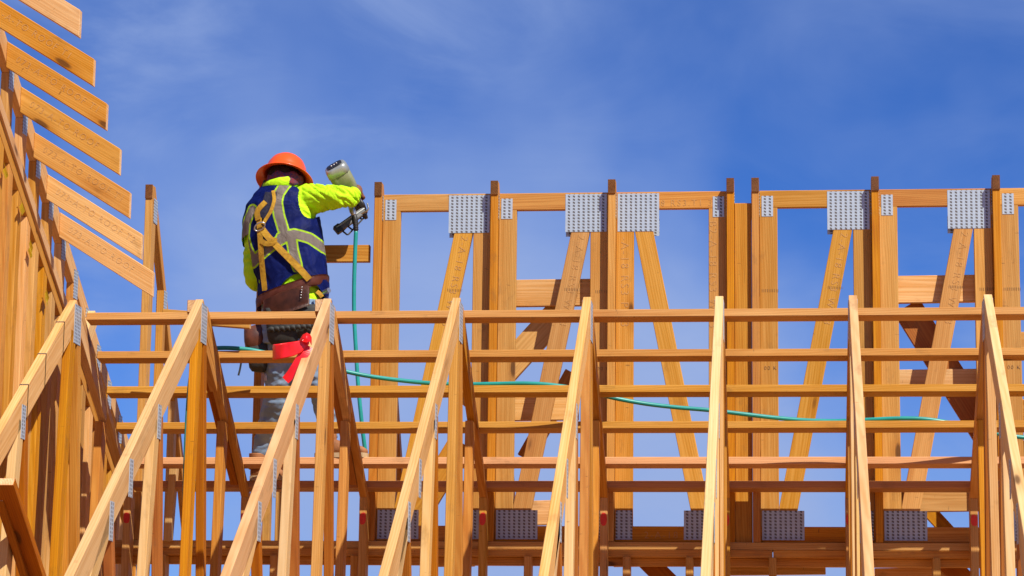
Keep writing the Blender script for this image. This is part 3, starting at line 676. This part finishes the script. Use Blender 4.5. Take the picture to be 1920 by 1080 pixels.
bm = bmesh.new()
skin_rings(bm, [torso_ring(bm, py, 0) for py in range(352, 650, 8)])
limb(bm, [pw(526, 362, .0), pw(528, 345, .02), pw(531, 330, .03)], [.062, .055, .055])                       # neck
HC = pw(533, 331, .045); ball(bm, HC, .077, .096, .100); ball(bm, HC+Vector((.015, .07, -.05)), .052, .045, .06)
ball(bm, HC+Vector((.02, .105, -.012)), .014, .020, .022); ball(bm, HC+Vector((-.078, .0, -.02)), .012, .022, .032); ball(bm, HC+Vector((.080, .01, -.02)), .012, .022, .032)
sh_r, el_r, wr_r = pw(578, 375, .0), pw(648, 370, -.07), pw(664, 366, .075)
limb(bm, [pw(556, 382, .0), sh_r, pw(606, 372, -.04), pw(632, 369, -.07), el_r, pw(658, 369, -.02), pw(662, 367, .03), wr_r], [.075, .084, .070, .062, .058, .052, .044, .032])
sh_l, el_l = pw(486, 425, .0), pw(477, 518, -.01)
limb(bm, [pw(497, 410, .0), sh_l, pw(477, 470, .0), el_l, pw(484, 530, .08), pw(500, 526, .17)], [.072, .064, .055, .052, .046, .034])
hipl = [pw(527, 630, .0), pw(526, 680, .02), pw(520, 738, .07), pw(508, 788, .13), pw(494, 832, .185), pw(488, 858, .20)]
hipr = [pw(572, 630, .0), pw(588, 680, .0), pw(604, 728, .01), pw(610, 770, .06), pw(615, 800, .09), pw(616, 822, .10)]
limb(bm, hipl, [.092, .082, .068, .060, .050, .046]); limb(bm, hipr, [.092, .080, .066, .058, .050, .046])
def hand(bm, wrist, palm_c, axis, across, curl, size=1.0, thumb=1):
    """Palm with four curled fingers and a thumb closing round a bar."""
    axis, across, curl = axis.normalized(), across.normalized(), curl.normalized()
    limb(bm, [wrist, wrist.lerp(palm_c, .5), palm_c, palm_c+axis*.035*size], [.028, .034, .038, .034], 14, .6)
    for i in range(4):
        b0 = palm_c+axis*.030*size+across*(i-1.5)*.0215*size; ln = (.9, 1.0, .95, .78)[i]*size
        limb(bm, [b0, b0+axis*.028*ln+curl*.006, b0+axis*.040*ln+curl*.030*ln, b0+axis*.018*ln+curl*.050*ln, b0-axis*.004*ln+curl*.046*ln], [.0098, .0095, .009, .0085, .007], 8)
    tb = palm_c-axis*.02*size-across*.030*size*thumb
    limb(bm, [tb, tb-across*.014*thumb+curl*.026+axis*.012, tb-across*.004*thumb+curl*.046+axis*.034, tb+across*.012*thumb+curl*.05+axis*.05], [.0125, .0115, .0105, .008], 8)
gx = (pw(690, 398, .13)-pw(630, 310, .13)).normalized()      # axis of the gun, from cap to nose
hand_c = pw(668, 358, .105)
hand(bm, wr_r, hand_c, Vector((.35, .9, .1)), gx, Vector((-.75, .25, -.4)), 1.0, 1)
hand(bm, pw(498, 528, .17), pw(512, 524, .22), Vector((.7, .6, -.2)), Vector((0, .3, -1)), Vector((.3, -.5, 0)), 1.0, -1)
me = bpy.data.meshes.new('b'); bm.to_mesh(me); bm.free(); tmp = bpy.data.objects.new('b', me); COL.objects.link(tmp)
rm = tmp.modifiers.new('r', 'REMESH'); rm.mode = 'VOXEL'; rm.voxel_size = .0058; rm.use_smooth_shade = True
sm_ = tmp.modifiers.new('s', 'SMOOTH'); sm_.factor = .5; sm_.iterations = 3
me2 = bpy.data.meshes.new_from_object(tmp.evaluated_get(bpy.context.evaluated_depsgraph_get())); bpy.data.objects.remove(tmp)
me2.materials.clear()
for q in (C_SHIRT, C_JEAN, C_SKIN, C_HAIR): me2.materials.append(q)
zb_belt = pw(548, 566).z; neck_z = pw(526, 347).z
for pl in me2.polygons:
    c = pl.center; k = 0
    if c.z < zb_belt: k = 1
    elif c.z > neck_z and abs(c.x-HC.x) < .12: k = 3 if c.y < HC.y+.035 and c.z > HC.z-.05 else 2
    elif (c-hand_c).length < .085 and c.y > wr_r.y-.005: k = 2
    elif (c-pw(512, 524, .22)).length < .09 and c.y > YW+.17: k = 2
    pl.material_index = k; pl.use_smooth = True
me2.name = 'body'; wc = Vector(worker.location); me2.transform(Matrix.Translation(-wc))
place(bpy.data.objects.new('body', me2), worker, Matrix.Translation(wc))
# fabric folds as real relief on the body mesh
_co = [v.co.copy() for v in me2.vertices]; _no = [v.normal.copy() for v in me2.vertices]; _new = []
for vco, vno in zip(_co, _no):
    q = vco+wc
    if q.z < zb_belt: d = .006*mnoise.noise((q.x*14, q.y*14, q.z*30))+.004*mnoise.noise((q.x*30, q.y*30, q.z*55))
    elif q.x > sh_r.x-.03 and q.z < neck_z and q.y < wr_r.y-.01: d = .007*mnoise.noise((q.x*16+q.z*24, q.y*7, q.z*9-q.x*8))-.010*max(0, 1-abs(mnoise.noise((q.x*20+q.z*26, q.y*9, q.z*6)))*5)
    elif q.x < sh_l.x+.04 and q.z < neck_z: d = .007*mnoise.noise((q.x*12, q.y*12, q.z*38))
    else: d = 0
    _new.extend(vco+vno*d)
me2.vertices.foreach_set('co', _new); me2.update()
# vest
def polyd(p, poly):
    b = 1e9
    for a, c in zip(poly, poly[1:]):
        ab = (c[0]-a[0], c[1]-a[1]); t = max(0, min(1, ((p[0]-a[0])*ab[0]+(p[1]-a[1])*ab[1])/(ab[0]**2+ab[1]**2)))
        b = min(b, math.hypot(p[0]-a[0]-ab[0]*t, p[1]-a[1]-ab[1]*t))
    return b
# bands of the vest back, drawn on the cloth seen square from behind (units: 1/PXM metres)
BANDS = [([(541, 352), (530, 372), (528, 390), (533, 415), (541, 440)], 8.5), ([(537, 455), (562, 449), (590, 455), (612, 468)], 8), ([(545, 455), (520, 470), (497, 486), (480, 498)], 8),
         ([(478, 400), (466, 425), (463, 450), (470, 475), (480, 492)], 8), ([(557, 458), (560, 480), (566, 505), (570, 540)], 8)]
bm = bmesh.new(); LB = bm.verts.layers.float.new('band'); NV, NU = 130, 260; rows = []
for i in range(NV+1):
    py = 354+(562-354)*i/NV; s = station(py); flare = .018+.006*max(0, (py-500)/60)
    c = pw(s[1], py); row = []
    for k in range(NU):
        t = 2*math.pi*k/NU; ct, st_ = math.cos(t), math.sin(t); p = 2.4
        wob = .004*mnoise.noise((3*ct+py*.012, 3*st_, py*.03))+.004*mnoise.noise((7*ct, 7*st_, py*.05))
        a = s[2]/PXM+flare+wob; b = s[3]+flare+wob
        if py > 505 and ct > .55: a += .012*(py-505)/50*(ct-.55)/.45       # loose right side panel
        q = c+Vector((a*math.copysign(abs(ct)**(2/p), ct), b*math.copysign(abs(st_)**(2/p), st_), 0))
        if i > NV-33:                                                     # hem rises towards the middle of the back
            f = (i-(NV-33))/33; u = (q.x-c.x)*PXM; q.z += f*(.11*max(0, 1-((u-22)/46)**2)) * (1 if st_ < 0 else .2)
        gxp = s[1]+(a*math.copysign(abs(ct)**(2/p), ct))*PXM; nv_ = bm.verts.new(q)
        if st_ < .25: nv_[LB] = min(polyd((gxp, py), pl)-wdt for pl, wdt in BANDS)
        else: nv_[LB] = min(abs(py-470)-9, abs(abs(gxp-s[1])-34)-9)
        row.append(nv_)
    rows.append(row)
for i in range(NV):
    for k in range(NU):
        a, b, c_, d = rows[i][k], rows[i][(k+1) % NU], rows[i+1][(k+1) % NU], rows[i+1][k]
        m = (a.co+b.co+c_.co+d.co)/4; py = 354+(562-354)*(i+.5)/NV; s = station(py)
        # arm holes
        hr = (m-pw(583, 379, -.01)); hl = (m-pw(474, 432, .0))
        if math.sqrt((hr.x/.062)**2+(hr.z/.125)**2+(hr.y/.15)**2) < 1.0 and m.x > pw(552, 379).x: continue
        if py > 458+12*(m.y-YW)/.1 and m.x < pw(474+.12*(py-460), py).x: continue
        fc = bm.faces.new((a, b, c_, d))
for v in [v for v in bm.verts if not v.link_faces]: bm.verts.remove(v)
bmesh.ops.solidify(bm, geom=list(bm.faces), thickness=-.003)
new_mesh_obj('vest', bm, C_VEST, worker, None, True)
# shirt hem below the vest and shirt collar / hood
bm = bmesh.new(); rs = []
for py, g in ((520, .010), (535, .014), (545, .017), (552, .018)):
    r_ = torso_ring(bm, py, g, 48)
    cx = station(py)[1]
    for v in r_: u = (v.co.x-pw(cx, py).x)*PXM; v.co.z += .075*max(-.6, u/60)*((py-520)/32) if v.co.y < YW else 0
    rs.append(r_)
skin_rings(bm, rs, False, False); bmesh.ops.solidify(bm, geom=list(bm.faces), thickness=.002); new_mesh_obj('shirt_hem', bm, C_SHIRT, worker)
bm = bmesh.new(); rs = []
for k in range(13):
    t = k/12*2*math.pi; cc = pw(527, 351, .012)+Vector((.080*math.cos(t), .074*math.sin(t), .020*math.cos(t)+.004*math.sin(t)))
    if k < 12: rs.append(ring(bm, cc, Vector((math.cos(t), math.sin(t), 0))*.017, Vector((.25*math.cos(t), .25*math.sin(t), 1))*.036, 12))
rs.append(rs[0]); skin_rings(bm, rs, False, False); new_mesh_obj('hood', bm, C_SHIRT, worker)
# hair and bandana behind the neck
bm = bmesh.new(); ball(bm, HC+Vector((-.002, -.006, -.012)), .084, .100, .092, 20); new_mesh_obj('hair', bm, C_HAIR, worker)
bm = bmesh.new(); rs = []
for k in range(16):
    t = math.pi*(1.06+.9*k/15); rs.append(ring(bm, HC+Vector((.090*math.cos(t)+.008, .108*math.sin(t), -.030)), Vector((math.cos(t), math.sin(t), 0))*.008, Vector((0, .1, 1))*(.034+.008*math.sin(k*1.3)), 10))
skin_rings(bm, rs); new_mesh_obj('bandana', bm, C_BAND, worker)
# hard hat with full brim, tipped forward
HM = Matrix.Translation(pw(534.5, 334, .045)) @ Euler((math.radians(-23), math.radians(3), 0)).to_matrix().to_4x4()
bm = bmesh.new(); prof = [(.149, -.020), (.150, -.017), (.148, -.014), (.132, -.004), (.116, .004), (.108, .012), (.106, .035), (.100, .065), (.086, .094), (.064, .115), (.036, .127), (.0, .131)]
inn = [(.146, -.019), (.130, -.009), (.110, .000), (.103, .012), (.101, .035), (.095, .063), (.082, .090), (.060, .111), (.0, .126)]
def lathe(bm, prof, n=48, sy=1.14, rib=0):
    rs = []
    for (r_, z) in prof:
        if r_ == 0: rs.append([bm.verts.new((0, 0, z))]*n); continue
        rs.append([bm.verts.new((r_*math.cos(2*math.pi*k/n), r_*sy*math.sin(2*math.pi*k/n), z+(rib*(1 if abs(math.cos(2*math.pi*k/n)) < .12 else 0) if r_ < .1 else 0))) for k in range(n)])
    for a, b in zip(rs, rs[1:]):
        for k in range(n):
            q = [a[k], a[(k+1) % n], b[(k+1) % n], b[k]]; u = []
            for v in q:
                if v not in u: u.append(v)
            if len(u) > 2: bm.faces.new(u)
    return rs
o_ = lathe(bm, prof, 48, 1.08, 0); i_ = lathe(bm, inn, 48, 1.08)
for k in range(48): bm.faces.new((o_[0][k], o_[0][(k+1) % 48], i_[0][(k+1) % 48], i_[0][k]))
hat = new_mesh_obj('hard_hat', bm, C_ORANGE, worker, HM)
bm = bmesh.new(); bmesh.ops.create_cube(bm, size=1, matrix=Matrix.Translation((.106, -.02, .018)) @ Matrix.Diagonal((.008, .034, .022, 1))); bmesh.ops.bevel(bm, geom=list(bm.edges), offset=.002, segments=2, affect='EDGES')
new_mesh_obj('accessory_slot', bm, C_BLACK, hat, HM)
# earmuff / chin strap at the left of the head
tube('chin_strap', [pw(497, 338, .02), pw(491, 352, .02), pw(489, 366, .04)], .006, C_BLACK, worker)
# harness
def ribbon(name, pts, wd, m, parent, nrm=None, th=.003, sub=6):
    P = [Vector(q) for q in pts]; out = []
    for i in range(len(P)-1):
        p0, p1, p2, p3 = P[max(i-1, 0)], P[i], P[i+1], P[min(i+2, len(P)-1)]
        for k in range(sub): t = k/sub; out.append(.5*((2*p1)+(p2-p0)*t+(2*p0-5*p1+4*p2-p3)*t*t+(3*p1-p0-3*p2+p3)*t**3))
    out.append(P[-1]); bm = bmesh.new(); L_ = []
    for i, q in enumerate(out):
        d = (out[min(i+1, len(out)-1)]-out[max(i-1, 0)]).normalized(); n_ = nrm(i/(len(out)-1)) if callable(nrm) else Vector(nrm or (0, -1, 0)); s = d.cross(n_).normalized()
        L_.append((bm.verts.new(q-s*wd/2), bm.verts.new(q+n_.normalized()*.0004), bm.verts.new(q+s*wd/2)))
    for a, b in zip(L_, L_[1:]):
        for k in range(2): bm.faces.new((a[k], a[k+1], b[k+1], b[k]))
    bmesh.ops.recalc_face_normals(bm, faces=bm.faces); bmesh.ops.solidify(bm, geom=list(bm.faces), thickness=th)
    return new_mesh_obj(name, bm, m, parent, None, False)
g = .031
ob_ = lambda l, gg=g: [on_back(x, y, gg) for x, y in l]
ribbon('harness_strap', ob_([(488, 425), (502, 443), (518, 460), (540, 482), (562, 504), (580, 524)]), .034, C_WEB, worker, (.1, -1, .1))
ribbon('harness_strap', ob_([(486, 405), (487, 430), (489, 460), (491, 490), (494, 520), (497, 545)]), .028, C_WEB, worker, (-.2, -1, 0))
ribbon('harness_strap', ob_([(512, 357), (514, 375), (508, 395), (499, 410), (493, 420)], .036), .018, C_WEB, worker, (0, -1, .2))
ribbon('harness_strap', ob_([(490, 452), (500, 457), (512, 455), (516, 446)], .034), .026, C_WEB, worker, (0, -1, 0))
ribbon('harness_strap', ob_([(498, 378), (488, 388), (482, 398), (484, 412)], .040), .030, C_WEB, worker, (-.3, -1, .1))
ribbon('shoulder_pad', ob_([(508, 360), (503, 380), (496, 395), (490, 408)], .033), .062, C_PAD, worker, (-.1, -1, .1), .008)
bm = bmesh.new(); rs = []
rc = on_back(487, 425, .045); ax_, ay_ = Vector((.85, -.1, .5)), Vector((-.35, -.3, .6))
for k in range(24): t = 2*math.pi*k/24; rs.append(ring(bm, rc+ax_*.030*math.cos(t)+ay_*.024*math.sin(t), (ax_*math.cos(t)+ay_*math.sin(t)).normalized()*.0038, ax_.cross(ay_).normalized()*.0038, 8))
rs.append(rs[0]); skin_rings(bm, rs, False, False); new_mesh_obj('d_ring', bm, M_STEEL, worker)
# tool belt, tipped down to the left
def belt(name, p0, p1, grow, m, n=48, lo=None):
    bm = bmesh.new(); rs = []
    for k in range(5):
        py = p0+(p1-p0)*k/4; r_ = torso_ring(bm, py, grow+(.003 if 0 < k < 4 else 0), n)
        cx = pw(station(py)[1], py).x
        for v in r_: v.co.z += .055*((v.co.x-cx)/.16)
        rs.append(r_)
    skin_rings(bm, rs, False, False); bmesh.ops.solidify(bm, geom=list(bm.faces), thickness=-.005); return new_mesh_obj(name, bm, m, worker)
belt('tool_belt', 540, 560, .028, C_BELT); 
bm = bmesh.new(); rs = []
for py, gq in ((541, .034), (546, .040), (560, .045), (575, .042), (583, .034)):
    s = station(py); row = []
    for k in range(25):
        px = 494+(580-494)*k/24; q = pw(px, py, back_y(px, py, gq)); q.z += .05*((px-548)/58); row.append(bm.verts.new(q))
    rs.append(row)
for a, b in zip(rs, rs[1:]):
    for k in range(24): bm.faces.new((a[k], a[k+1], b[k+1], b[k]))
bmesh.ops.solidify(bm, geom=list(bm.faces), thickness=.012); new_mesh_obj('belt_backpad', bm, C_LEATH, worker)
for k in range(5): 
    q = on_back(566-.6*k, 545+5*k, .053); bm = bmesh.new(); ball(bm, q+Vector((0, 0, .018)), .0042, .004, .0042, 8); new_mesh_obj('rivet', bm, M_STEEL, worker)
def pouch(name, px0, px1, py0, py1, dy, dep, m, taper=.75, lip=0):
    bm = bmesh.new(); rs = []; n = 20
    for k in range(9):
        f = k/8; py = py0+(py1-py0)*f; w_ = (px1-px0)/2/PXM*(1-(1-taper)*f**2); c = pw((px0+px1)/2+6*f*math.sin(px0), py, dy); dd = dep*(.75+.35*math.sin(math.pi*min(1, f*1.1)))
        if k == 8: w_ *= .8; dd *= .7
        r_ = ring(bm, c, Vector((w_, 0, 0)), Vector((0, dd, 0)), n, 3.2)
        for v in r_: v.co += Vector((0, 0, lip*(v.co.x-c.x)/.1 if k == 0 else 0))+Vector((1, 1, 1))*.006*mnoise.noise(v.co*19)
        rs.append(r_)
    skin_rings(bm, rs); return new_mesh_obj(name, bm, m, worker)
pouch('hip_pouch', 497, 560, 578, 648, -.105, .045, C_BLACK, .85)
pouch('hip_pouch', 545, 598, 572, 636, -.095, .042, C_BLACK, .8)
pouch('side_pouch', 458, 502, 612, 660, -.03, .05, C_LEATH, .7, .02)
pouch('side_pouch', 462, 510, 640, 697, -.02, .055, C_BLACK, .6)
for k in range(9): 
    px = 503+k*10; tube('shell_loop', [pw(px, 620-k*.8, -.15), pw(px+6, 616-k*.8, -.158), pw(px+12, 621-k*.8, -.15)], .011, C_BLACK, worker, 8)
tube('cord', [pw(452, 680, -.02), pw(450, 692, -.02), pw(447, 704, -.02)], .005, C_BLACK, worker, 6)
bm = bmesh.new(); c = pw(612, 572, -.04)
bmesh.ops.create_cube(bm, size=1, matrix=Matrix.Translation(c) @ Matrix.Diagonal((.055, .07, .085, 1))); bmesh.ops.bevel(bm, geom=list(bm.edges), offset=.018, segments=4, affect='EDGES')
new_mesh_obj('tape_measure', bm, plain('slate_blue_plastic', (.09, .11, .24), .4), worker)
tube('tool_cap', [pw(607, 549, -.06), pw(613, 546, -.075), pw(617, 544, -.085)], .013, M_STEEL, worker, 12)
tube('tool_grip', [pw(596, 551, -.05), pw(604, 549, -.055), pw(609, 548, -.06)], .013, C_BLACK, worker, 12)
ribbon('belt_clip', [pw(594, 546, -.115), pw(600, 551, -.115), pw(604, 557, -.11)], .022, C_WEB, worker, (.3, -1, .2))
# claw of a hammer hanging behind the left pouch
ribbon('hammer_claw', [pw(493, 685, .01), pw(498, 700, 0), pw(499, 714, 0)], .016, M_STEEL, worker, (0, -1, 0), .006)
# boots
def boot(heel, toe, top, zs):
    d = (toe-heel); d.z = 0; L_ = d.length; d.normalize(); s = Vector((-d.y, d.x, 0)); bt = root_child('boot')
    def sect(bm, f, h0, h1, w_): c = heel+d*(L_*f); c.z = zs+(h0+h1)/2; return ring(bm, c, s*w_, Vector((0, 0, (h1-h0)/2)), 18, 3)
    bm = bmesh.new()
    st_ = [(.0, .02, .07, .030), (.06, .018, .10, .036), (.2, .018, .105, .038), (.38, .018, .095, .040), (.55, .018, .082, .045), (.75, .018, .070, .048), (.92, .018, .058, .042), (1.0, .02, .045, .024)]
    skin_rings(bm, [sect(bm, *q) for q in st_])
    c0 = heel+d*L_*.2; limb(bm, [Vector((c0.x, c0.y, zs+.06)), Vector((c0.x, c0.y, zs+.10)).lerp(top, .25), top], [.050, .050, .052], 16)
    o = new_mesh_obj('boot', bm, C_BOOT, worker)
    bm = bmesh.new(); out = []
    for f, w_ in ((-.03, .02), (.0, .034), (.1, .040), (.3, .041), (.55, .048), (.78, .051), (.95, .042), (1.02, .02)): out.append((f, w_))
    lo = []; 
    ptsL = [heel+d*(L_*f)-s*w_ for f, w_ in out]; ptsR = [heel+d*(L_*f)+s*w_ for f, w_ in out][::-1]
    ring0 = [bm.verts.new((q.x, q.y, zs)) for q in ptsL+ptsR]; ring1 = [bm.verts.new((q.x, q.y, zs+.024)) for q in ptsL+ptsR]
    skin_rings(bm, [ring0, ring1]); new_mesh_obj('sole', bm, C_SOLE, o, None, False)
def root_child(n): return None
zt = lambda k: purlin_edge[k][1]+.038-.004
yr = purlin_edge[4][0]+.05; yl = purlin_edge[5][0]+.035
boot(on_y(594, 850, yr), on_y(688, 850, yr-.01), on_y(611, 806, yr), zt(4)); boot(on_y(472, 890, yl+.0), on_y(533, 893, yl-.012), on_y(486, 852, YW+.195), zt(5))

# ------------------------------------------------------------------ nail gun in the right hand
gun = root('nail_gun', pw(660, 385, .13), 'silver and black pneumatic nail gun held up in the right hand of the worker', 'nail gun')
DG = .13
def gp(px, py, d=0): return pw(px, py, DG+d)
def gbox(name, a, b, wd, th, m, parent=gun, nrm=(0, 1, 0), bev=.003):
    a, b = Vector(a), Vector(b); d = (b-a).normalized(); n_ = Vector(nrm); n_ = (n_-d*n_.dot(d)).normalized(); s = n_.cross(d)
    M_ = Matrix(((d.x, s.x, n_.x, (a.x+b.x)/2), (d.y, s.y, n_.y, (a.y+b.y)/2), (d.z, s.z, n_.z, (a.z+b.z)/2), (0, 0, 0, 1)))
    bm = bmesh.new(); bmesh.ops.create_cube(bm, size=1, matrix=Matrix.Diagonal(((b-a).length, wd, th, 1))); bmesh.ops.bevel(bm, geom=list(bm.edges), offset=bev, segments=2, affect='EDGES')
    return new_mesh_obj(name, bm, m, parent, M_, False)
def gloft(name, stations, m, parent=gun, n=28, p=3.6, sq=.9):
    bm = bmesh.new(); rs = []
    for i, (c, r_) in enumerate(stations):
        d = (stations[min(i+1, len(stations)-1)][0]-stations[max(i-1, 0)][0]).normalized(); u = Vector((0, 1, 0)); u = (u-d*u.dot(d)).normalized(); rs.append(ring(bm, c, d.cross(u)*r_, u*r_*sq, n, p))
    skin_rings(bm, rs); o = new_mesh_obj(name, bm, m, parent); return o
A0, A1 = gp(629, 314, -.085), gp(657, 362, .0)
ga = (A1-A0).normalized()
gloft('housing', [(A0+ga*.030, .054), (A0+ga*.034, .058), (A0+ga*.10, .056), (A0+ga*.135, .052), (A0+ga*.165, .040)], G_OLIVE)
cap = gloft('end_cap', [(A0-ga*.012, .050), (A0-ga*.006, .056), (A0+ga*.008, .060), (A0+ga*.036, .061), (A0+ga*.040, .056)], G_SILV)
gloft('exhaust_plate', [(A0-ga*.0165, .038), (A0-ga*.0155, .042), (A0-ga*.0115, .042)], G_BLACK, cap)
for k in range(3): 
    bm = bmesh.new(); ball(bm, A0-ga*.017+Vector((0, 0, 0))+ga.cross(Vector((0, 1, 0)))*.018*(k-1), .005, .005, .005, 8); new_mesh_obj('bolt', bm, M_STEEL, cap)
gbox('side_rib', gp(643, 308, -.10), gp(655, 328, -.075), .012, .03, G_SILV); gbox('side_slot', gp(645, 312, -.117), gp(652, 324, -.100), .006, .01, G_BLACK)
gloft('driver_body', [(A1-ga*.03, .036), (A1+ga*.02, .030), (A1+ga*.07, .026), (A1+ga*.115, .022)], G_GREY)
gloft('nose', [(gp(680, 398), .017), (gp(684, 404), .014), (gp(687, 410), .009)], G_BLACK)
gloft('trigger_guard', [(gp(668, 372, -.01), .02), (gp(678, 384, -.01), .018), (gp(683, 394), .014)], G_BLACK)
gloft('handle', [(gp(655, 352, -.01), .022), (gp(660, 372, -.02), .020), (gp(661, 388, -.025), .022), (gp(661, 394, -.03), .019)], G_BLACK)
mg = gbox('magazine', gp(686, 393, .0), gp(631, 432, -.06), .036, .030, G_GREY)
gbox('magazine_rail', gp(684, 390, -.018), gp(630, 427, -.078), .010, .006, G_SILV, mg)
gbox('magazine_end', gp(639, 426, -.055), gp(629, 433, -.066), .044, .036, G_BLACK)
fa, fb = gp(688, 402, .004), gp(652, 441, -.04)
fd = (fb-fa); fn = Vector((0, 1, 0)); fs = fd.normalized().cross(fn).normalized()*-1
wd_ = .034; off = Vector((-.62, 0, .5)).normalized()*wd_
gbox('frame_bar', fa, fb, .008, .010, G_BLACK); gbox('frame_bar', fa+off, fb+off, .008, .010, G_BLACK)
for k in range(5): gbox('frame_rung', fa+fd*(k/4), fa+fd*(k/4)+off, .009, .009, G_BLACK)
tube('rafter_hook', [gp(672, 404, -.02), gp(681, 399, -.025), gp(688, 395, -.03), gp(691, 391, -.03), gp(690, 386, -.03), gp(689, 381, -.03)], .0045, M_STEEL, gun, 8)
tube('air_fitting', [gp(659, 388, -.035), gp(661, 395, -.04), gp(664, 404, -.042)], .0, M_STEEL, gun, 12, True, [.016, .018, .013])
tube('hose_boot', [gp(664, 404, -.042), gp(666, 412, -.042), gp(667, 424, -.042), gp(667.5, 434, -.042)], .0, G_BLACK, gun, 12, True, [.013, .015, .013, .011])
for k in range(8): 
    q = gp(665+k*.33, 408+k*3.1, -.042); bm = bmesh.new(); ball(bm, q, .0155, .0155, .0035, 10); new_mesh_obj('boot_rib', bm, G_BLACK, gun)

# ------------------------------------------------------------------ air hoses, red ribbon
hy = YW+DG-.042
o = tube('air_hose', [on_y(667.5, 433, hy), on_y(666, 470, hy), on_y(664, 530, hy), on_y(664, 590, hy), on_y(667, 650, hy), on_y(671, 715, hy), on_y(677, 780, hy), on_y(683, 832, hy+.01), on_y(687, 856, hy+.02)], .0105, M_TEAL, None, 12)
props(o, 'teal air hose hanging from the nail gun down past the panel post', 'hose')
HC_ = .155
hp = [(650, 697), (690, 705), (740, 712), (800, 718), (860, 720.5), (920, 720), (980, 719), (1035, 722), (1095, 732), (1150, 746), (1210, 757), (1270, 764), (1330, 769), (1390, 776), (1450, 783), (1510, 788), (1570, 789.5), (1630, 787), (1690, 784.5), (1745, 787), (1820, 800), (1880, 815), (1935, 822)]
o = tube('air_hose', [on_slope(610, 690, .16), on_slope(630, 692, .16)]+[on_slope(x, y, HC_) for x, y in hp], .0105, M_TEAL, None, 12)
props(o, 'teal air hose lying across the purlins toward the right edge', 'hose')
o = tube('air_hose', [on_slope(500, 662, .15), on_slope(470, 656, .15), on_slope(440, 653, .145), on_slope(412, 652.5, .14), on_y(392, 655, .40), on_y(374, 666, .36), on_y(362, 688, .33), on_y(356, 720, .32), on_y(352, 770, .31), on_y(349, 830, .30), on_y(347, 890, .30), on_y(346, 960, .30), on_y(347, 1100, .3)], .0105, M_TEAL, None, 12)
props(o, 'teal air hose looping down behind the second roof truss at left', 'hose')
q = on_x(577, 640, 2*S); ry = q.y
def rp(px, py, d=0): return on_y(px, py, ry+d)
rb = root('red_ribbon', rp(577, 640), 'red plastic ribbon tied round the third roof truss below its peak', 'ribbon')
def strip(name, pts, hts, m, parent, tw=None):
    """Vertical plastic strip through the points, height per point."""
    bm = bmesh.new(); rows = []
    for (q, h) in zip(pts, hts): rows.append([bm.verts.new(q+Vector((0, .002*math.sin(q.x*60+k*1.2), h*(k/4-.5)))) for k in range(5)])
    for a, b in zip(rows, rows[1:]):
        for k in range(4): bm.faces.new((a[k], a[k+1], b[k+1], b[k]))
    bmesh.ops.subdivide_edges(bm, edges=list(bm.edges), cuts=2, use_grid_fill=True, smooth=.6)
    bmesh.ops.solidify(bm, geom=list(bm.faces), thickness=.0012); return new_mesh_obj(name, bm, m, parent)
strip('loop', [rp(580, 636, -.03), rp(566, 649, -.055), rp(548, 655, -.065), rp(528, 659, -.06), rp(515, 660, -.035), rp(511, 660, .0), rp(520, 659, .04), rp(545, 655, .06), rp(568, 648, .05), rp(580, 638, .02)], [.035, .056, .064, .067, .068, .068, .068, .066, .05, .035], M_RIB, rb)
strip('knot', [rp(562, 640, -.055), rp(568, 632, -.07), rp(575, 630, -.075), rp(581, 634, -.06), rp(584, 640, -.04)], [.016, .024, .03, .034, .036], M_RIB, rb)
ribbon('tail_end', [rp(578, 648, -.03), rp(568, 666, -.045), rp(556, 686, -.05), rp(545, 702, -.05), rp(535, 713, -.05)], .046, M_RIB, rb, lambda t: Vector((.35-.8*t, -1, .1)), .0012)
